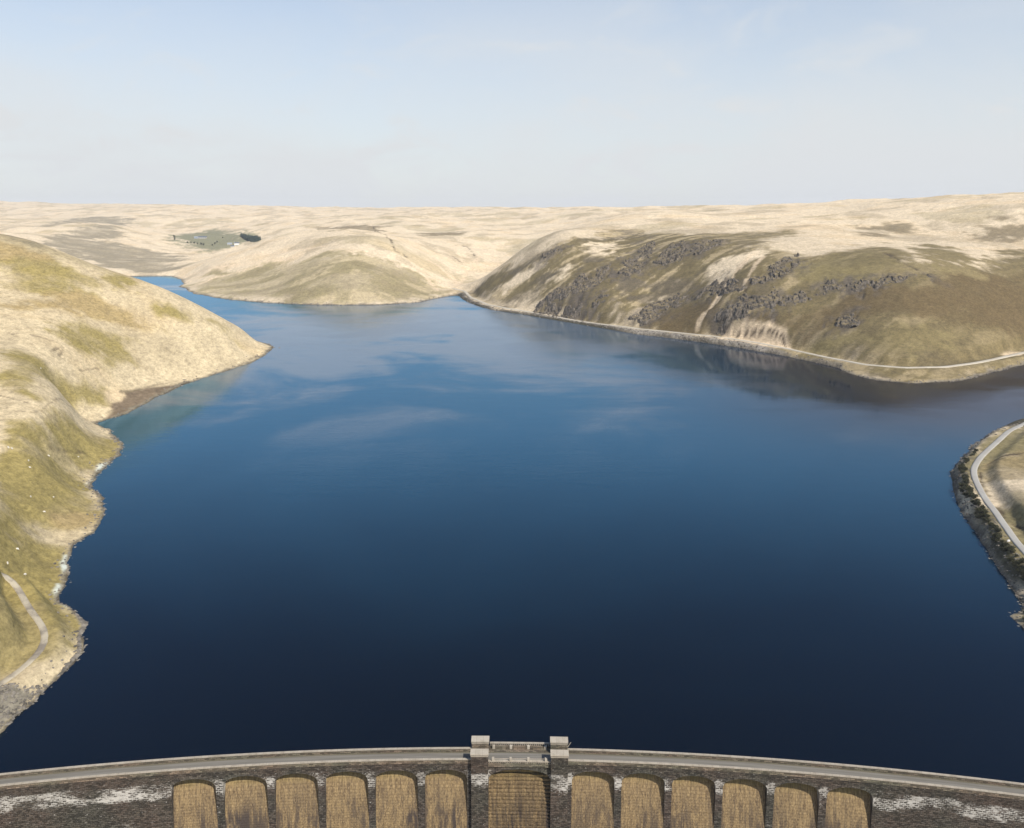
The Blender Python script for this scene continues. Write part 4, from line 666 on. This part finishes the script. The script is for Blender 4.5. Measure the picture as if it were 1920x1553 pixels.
# far farm: houses, barns, hedge trees, conifer wood
def gable(name, loc, rz, L, Wd, H, RH, mw_, mr_, label, cat, chimney, nwin):
    root = empty(name, loc, rz); tag(root, label, cat)
    def part(nm, V, F, m, par=root):
        me = bpy.data.meshes.new(nm); me.from_pydata(V, [], F); me.materials.append(m); o = bpy.data.objects.new(nm, me); COL.objects.link(o); o.parent = par; return o
    l, w_ = L/2, Wd/2
    part('wall', [(-l, -w_, -2), (l, -w_, -2), (l, w_, -2), (-l, w_, -2), (-l, -w_, H), (l, -w_, H), (l, w_, H), (-l, w_, H), (-l, 0, H+RH), (l, 0, H+RH)],
         [(0, 1, 5, 4), (2, 3, 7, 6), (1, 2, 6, 9, 5), (3, 0, 4, 8, 7)], mw_)
    e = .5; rf = part('roof', [(-l-e, -w_-e, H-.25), (l+e, -w_-e, H-.25), (l+e, 0, H+RH+.15), (-l-e, 0, H+RH+.15), (-l-e, w_+e, H-.25), (l+e, w_+e, H-.25)] + [(-l-e, -w_-e, H-.05), (l+e, -w_-e, H-.05), (l+e, 0, H+RH+.4), (-l-e, 0, H+RH+.4), (-l-e, w_+e, H-.05), (l+e, w_+e, H-.05)],
         [(6, 7, 8, 9), (9, 8, 11, 10), (0, 3, 2, 1), (3, 4, 5, 2), (0, 1, 7, 6), (4, 10, 11, 5), (0, 6, 9, 3), (3, 9, 10, 4), (1, 2, 8, 7), (2, 5, 11, 8)], mr_)
    if chimney:
        for cx in (-l+.8, l-.8):
            V = [(cx+a*.5, b*.5, z) for z in (H+RH-.6, H+RH+1.6) for a, b in ((-1, -1), (1, -1), (1, 1), (-1, 1))]
            part('chimney', V, [(0, 1, 5, 4), (1, 2, 6, 5), (2, 3, 7, 6), (3, 0, 4, 7), (4, 5, 6, 7)], mw_, rf)
    for i in range(nwin):
        cx = -l+L*(i+.5)/nwin
        for z0 in ((1.0, 3.6) if H > 4.5 else (1.2,)):
            part('window', [(cx-.5, -w_-.04, z0), (cx+.5, -w_-.04, z0), (cx+.5, -w_-.04, z0+1.2), (cx-.5, -w_-.04, z0+1.2), (cx-.5, -w_+.02, z0), (cx+.5, -w_+.02, z0), (cx+.5, -w_+.02, z0+1.2), (cx-.5, -w_+.02, z0+1.2)], [(0, 1, 2, 3), (3, 2, 6, 7), (1, 5, 6, 2), (4, 0, 3, 7), (4, 5, 1, 0)], M_glass)
M_white = plain('whitewash', (.75, .73, .68), .08, .5); M_slate = plain('slate_roof', (.10, .115, .14), .2, .6); M_tin = plain('pale_tin_roof', (.27, .30, .34), .12, .3); M_glass = plain('dark_window', (.03, .035, .04), .1, 1, .2); M_grey = plain('grey_render', (.35, .34, .32), .15, .5)
FS = SPOTS['farm']
def at_(i, dz=0): return (FS[i][0], FS[i][1], float(ground([FS[i][0]], [FS[i][1]])[0])+dz)
gable('shed', at_(0), .1, 14, 9, 4.5, 2.0, M_tin, M_tin, 'pale tin shed at the end of the long dark barn', 'shed', False, 0)
gable('barn', at_(1), .1, 32, 13, 5, 3.5, M_grey, M_slate, 'long dark roofed barn standing alone in the far green field', 'barn', False, 4)
gable('barn', at_(2), .15, 16, 10, 4, 2.8, M_grey, M_tin, 'pale roofed barn in the farmyard beside the white house', 'barn', False, 2)
gable('farmhouse', at_(3), .2, 17, 9, 5.6, 3.2, M_white, M_slate, 'white farmhouse with slate roof below the dark conifer wood', 'farmhouse', True, 4)
gable('outhouse', at_(4), .2, 12, 7, 3.2, 2.2, M_grey, M_slate, 'small grey outhouse tucked in front of the white farmhouse', 'outhouse', False, 1)
M_far = plain('far_tree_leaf', (.050, .055, .030), .4, .2); M_con = plain('conifer_needle', (.022, .036, .026), .4, .15)
V, F = leaf_cloud(500, 3.2, 5.0, .55, 1.4); crown_me = bpy.data.meshes.new('crown'); crown_me.from_pydata([tuple(v) for v in V], [], F); crown_me.materials.append(M_far)
trunk_me = bpy.data.meshes.new('trunk'); ang = np.linspace(0, 2*math.pi, 7)[:-1]
TV = [(math.cos(a)*r, math.sin(a)*r, z) for r, z in ((.4, -1), (.28, 1.5), (.12, 4.5)) for a in ang]; TF = [(k*6+i, k*6+(i+1) % 6, k*6+6+(i+1) % 6, k*6+6+i) for k in range(2) for i in range(6)]
trunk_me.from_pydata(TV, [], TF); trunk_me.materials.append(M_stem)
for i, (x, y) in enumerate(SPOTS['hedge']):
    t = empty('tree', (x, y, float(ground([x], [y])[0])), rng.uniform(0, 6)); s_ = rng.uniform(.8, 1.25); t.scale = (s_, s_, s_)
    for me in (crown_me, trunk_me):
        o = bpy.data.objects.new(me.name, me); COL.objects.link(o); o.parent = t
    lab = 'dark tree in the short row at the edge of the far field' if i < 3 else ('dark tree beside the barns at the edge of the conifer wood' if i == 12 else 'dark tree in the broken hedge line across the far green field')
    tag(t, lab, 'tree', 'hedge trees round the far farm')
V, F = [], []
for x, y in in_poly_points(SPOTS['wood'], 420):
    z = float(ground([x], [y])[0]); h = rng.uniform(13, 19); b = rng.uniform(2.0, 3.0); a0 = rng.uniform(0, 6)
    for t in range(4):
        zb, zt, rb_ = z+h*(.06+.21*t), z+h*(.40+.20*t), b*(1-.22*t); k = len(V); V.append((x, y, zt))
        for j in range(7): a = a0+j*.898+t; r_ = rb_*rng.uniform(.7, 1.15); V.append((x+math.cos(a)*r_, y+math.sin(a)*r_, zb+rng.uniform(-.4, .4)))
        F += [(k, k+1+j, k+1+(j+1) % 7) for j in range(7)]
me = bpy.data.meshes.new('conifer_wood'); me.from_pydata(V, [], F); me.materials.append(M_con); o = bpy.data.objects.new('conifer_wood', me); COL.objects.link(o)
tag(o, 'dark block of conifer wood on the hill above the white farmhouse', 'wood', kind='stuff')
# ---------------------------------------------------------------- haze
top = float(max(Z.max()+8, 160)); bot = -62.0
mh, n = material('haze_air')
pv = n.add('ShaderNodeVolumePrincipled', {'Color': rgb(.93, .95, 1.0), 'Density': 4.2e-5, 'Anisotropy': .0}); n.add('ShaderNodeOutputMaterial', {'Volume': pv.outputs[0]})
hx, y0, y1 = 12000, -400, 10400
me = bpy.data.meshes.new('haze'); me.from_pydata([(-hx, y0, bot), (hx, y0, bot), (hx, y1, bot), (-hx, y1, bot), (-hx, y0, top), (hx, y0, top), (hx, y1, top), (-hx, y1, top)], [],
    [(0, 3, 2, 1), (4, 5, 6, 7), (0, 1, 5, 4), (1, 2, 6, 5), (2, 3, 7, 6), (3, 0, 4, 7)]); me.materials.append(mh)
o = bpy.data.objects.new('haze', me); COL.objects.link(o); tag(o, 'thin pale haze filling the valley air', 'haze', kind='stuff')
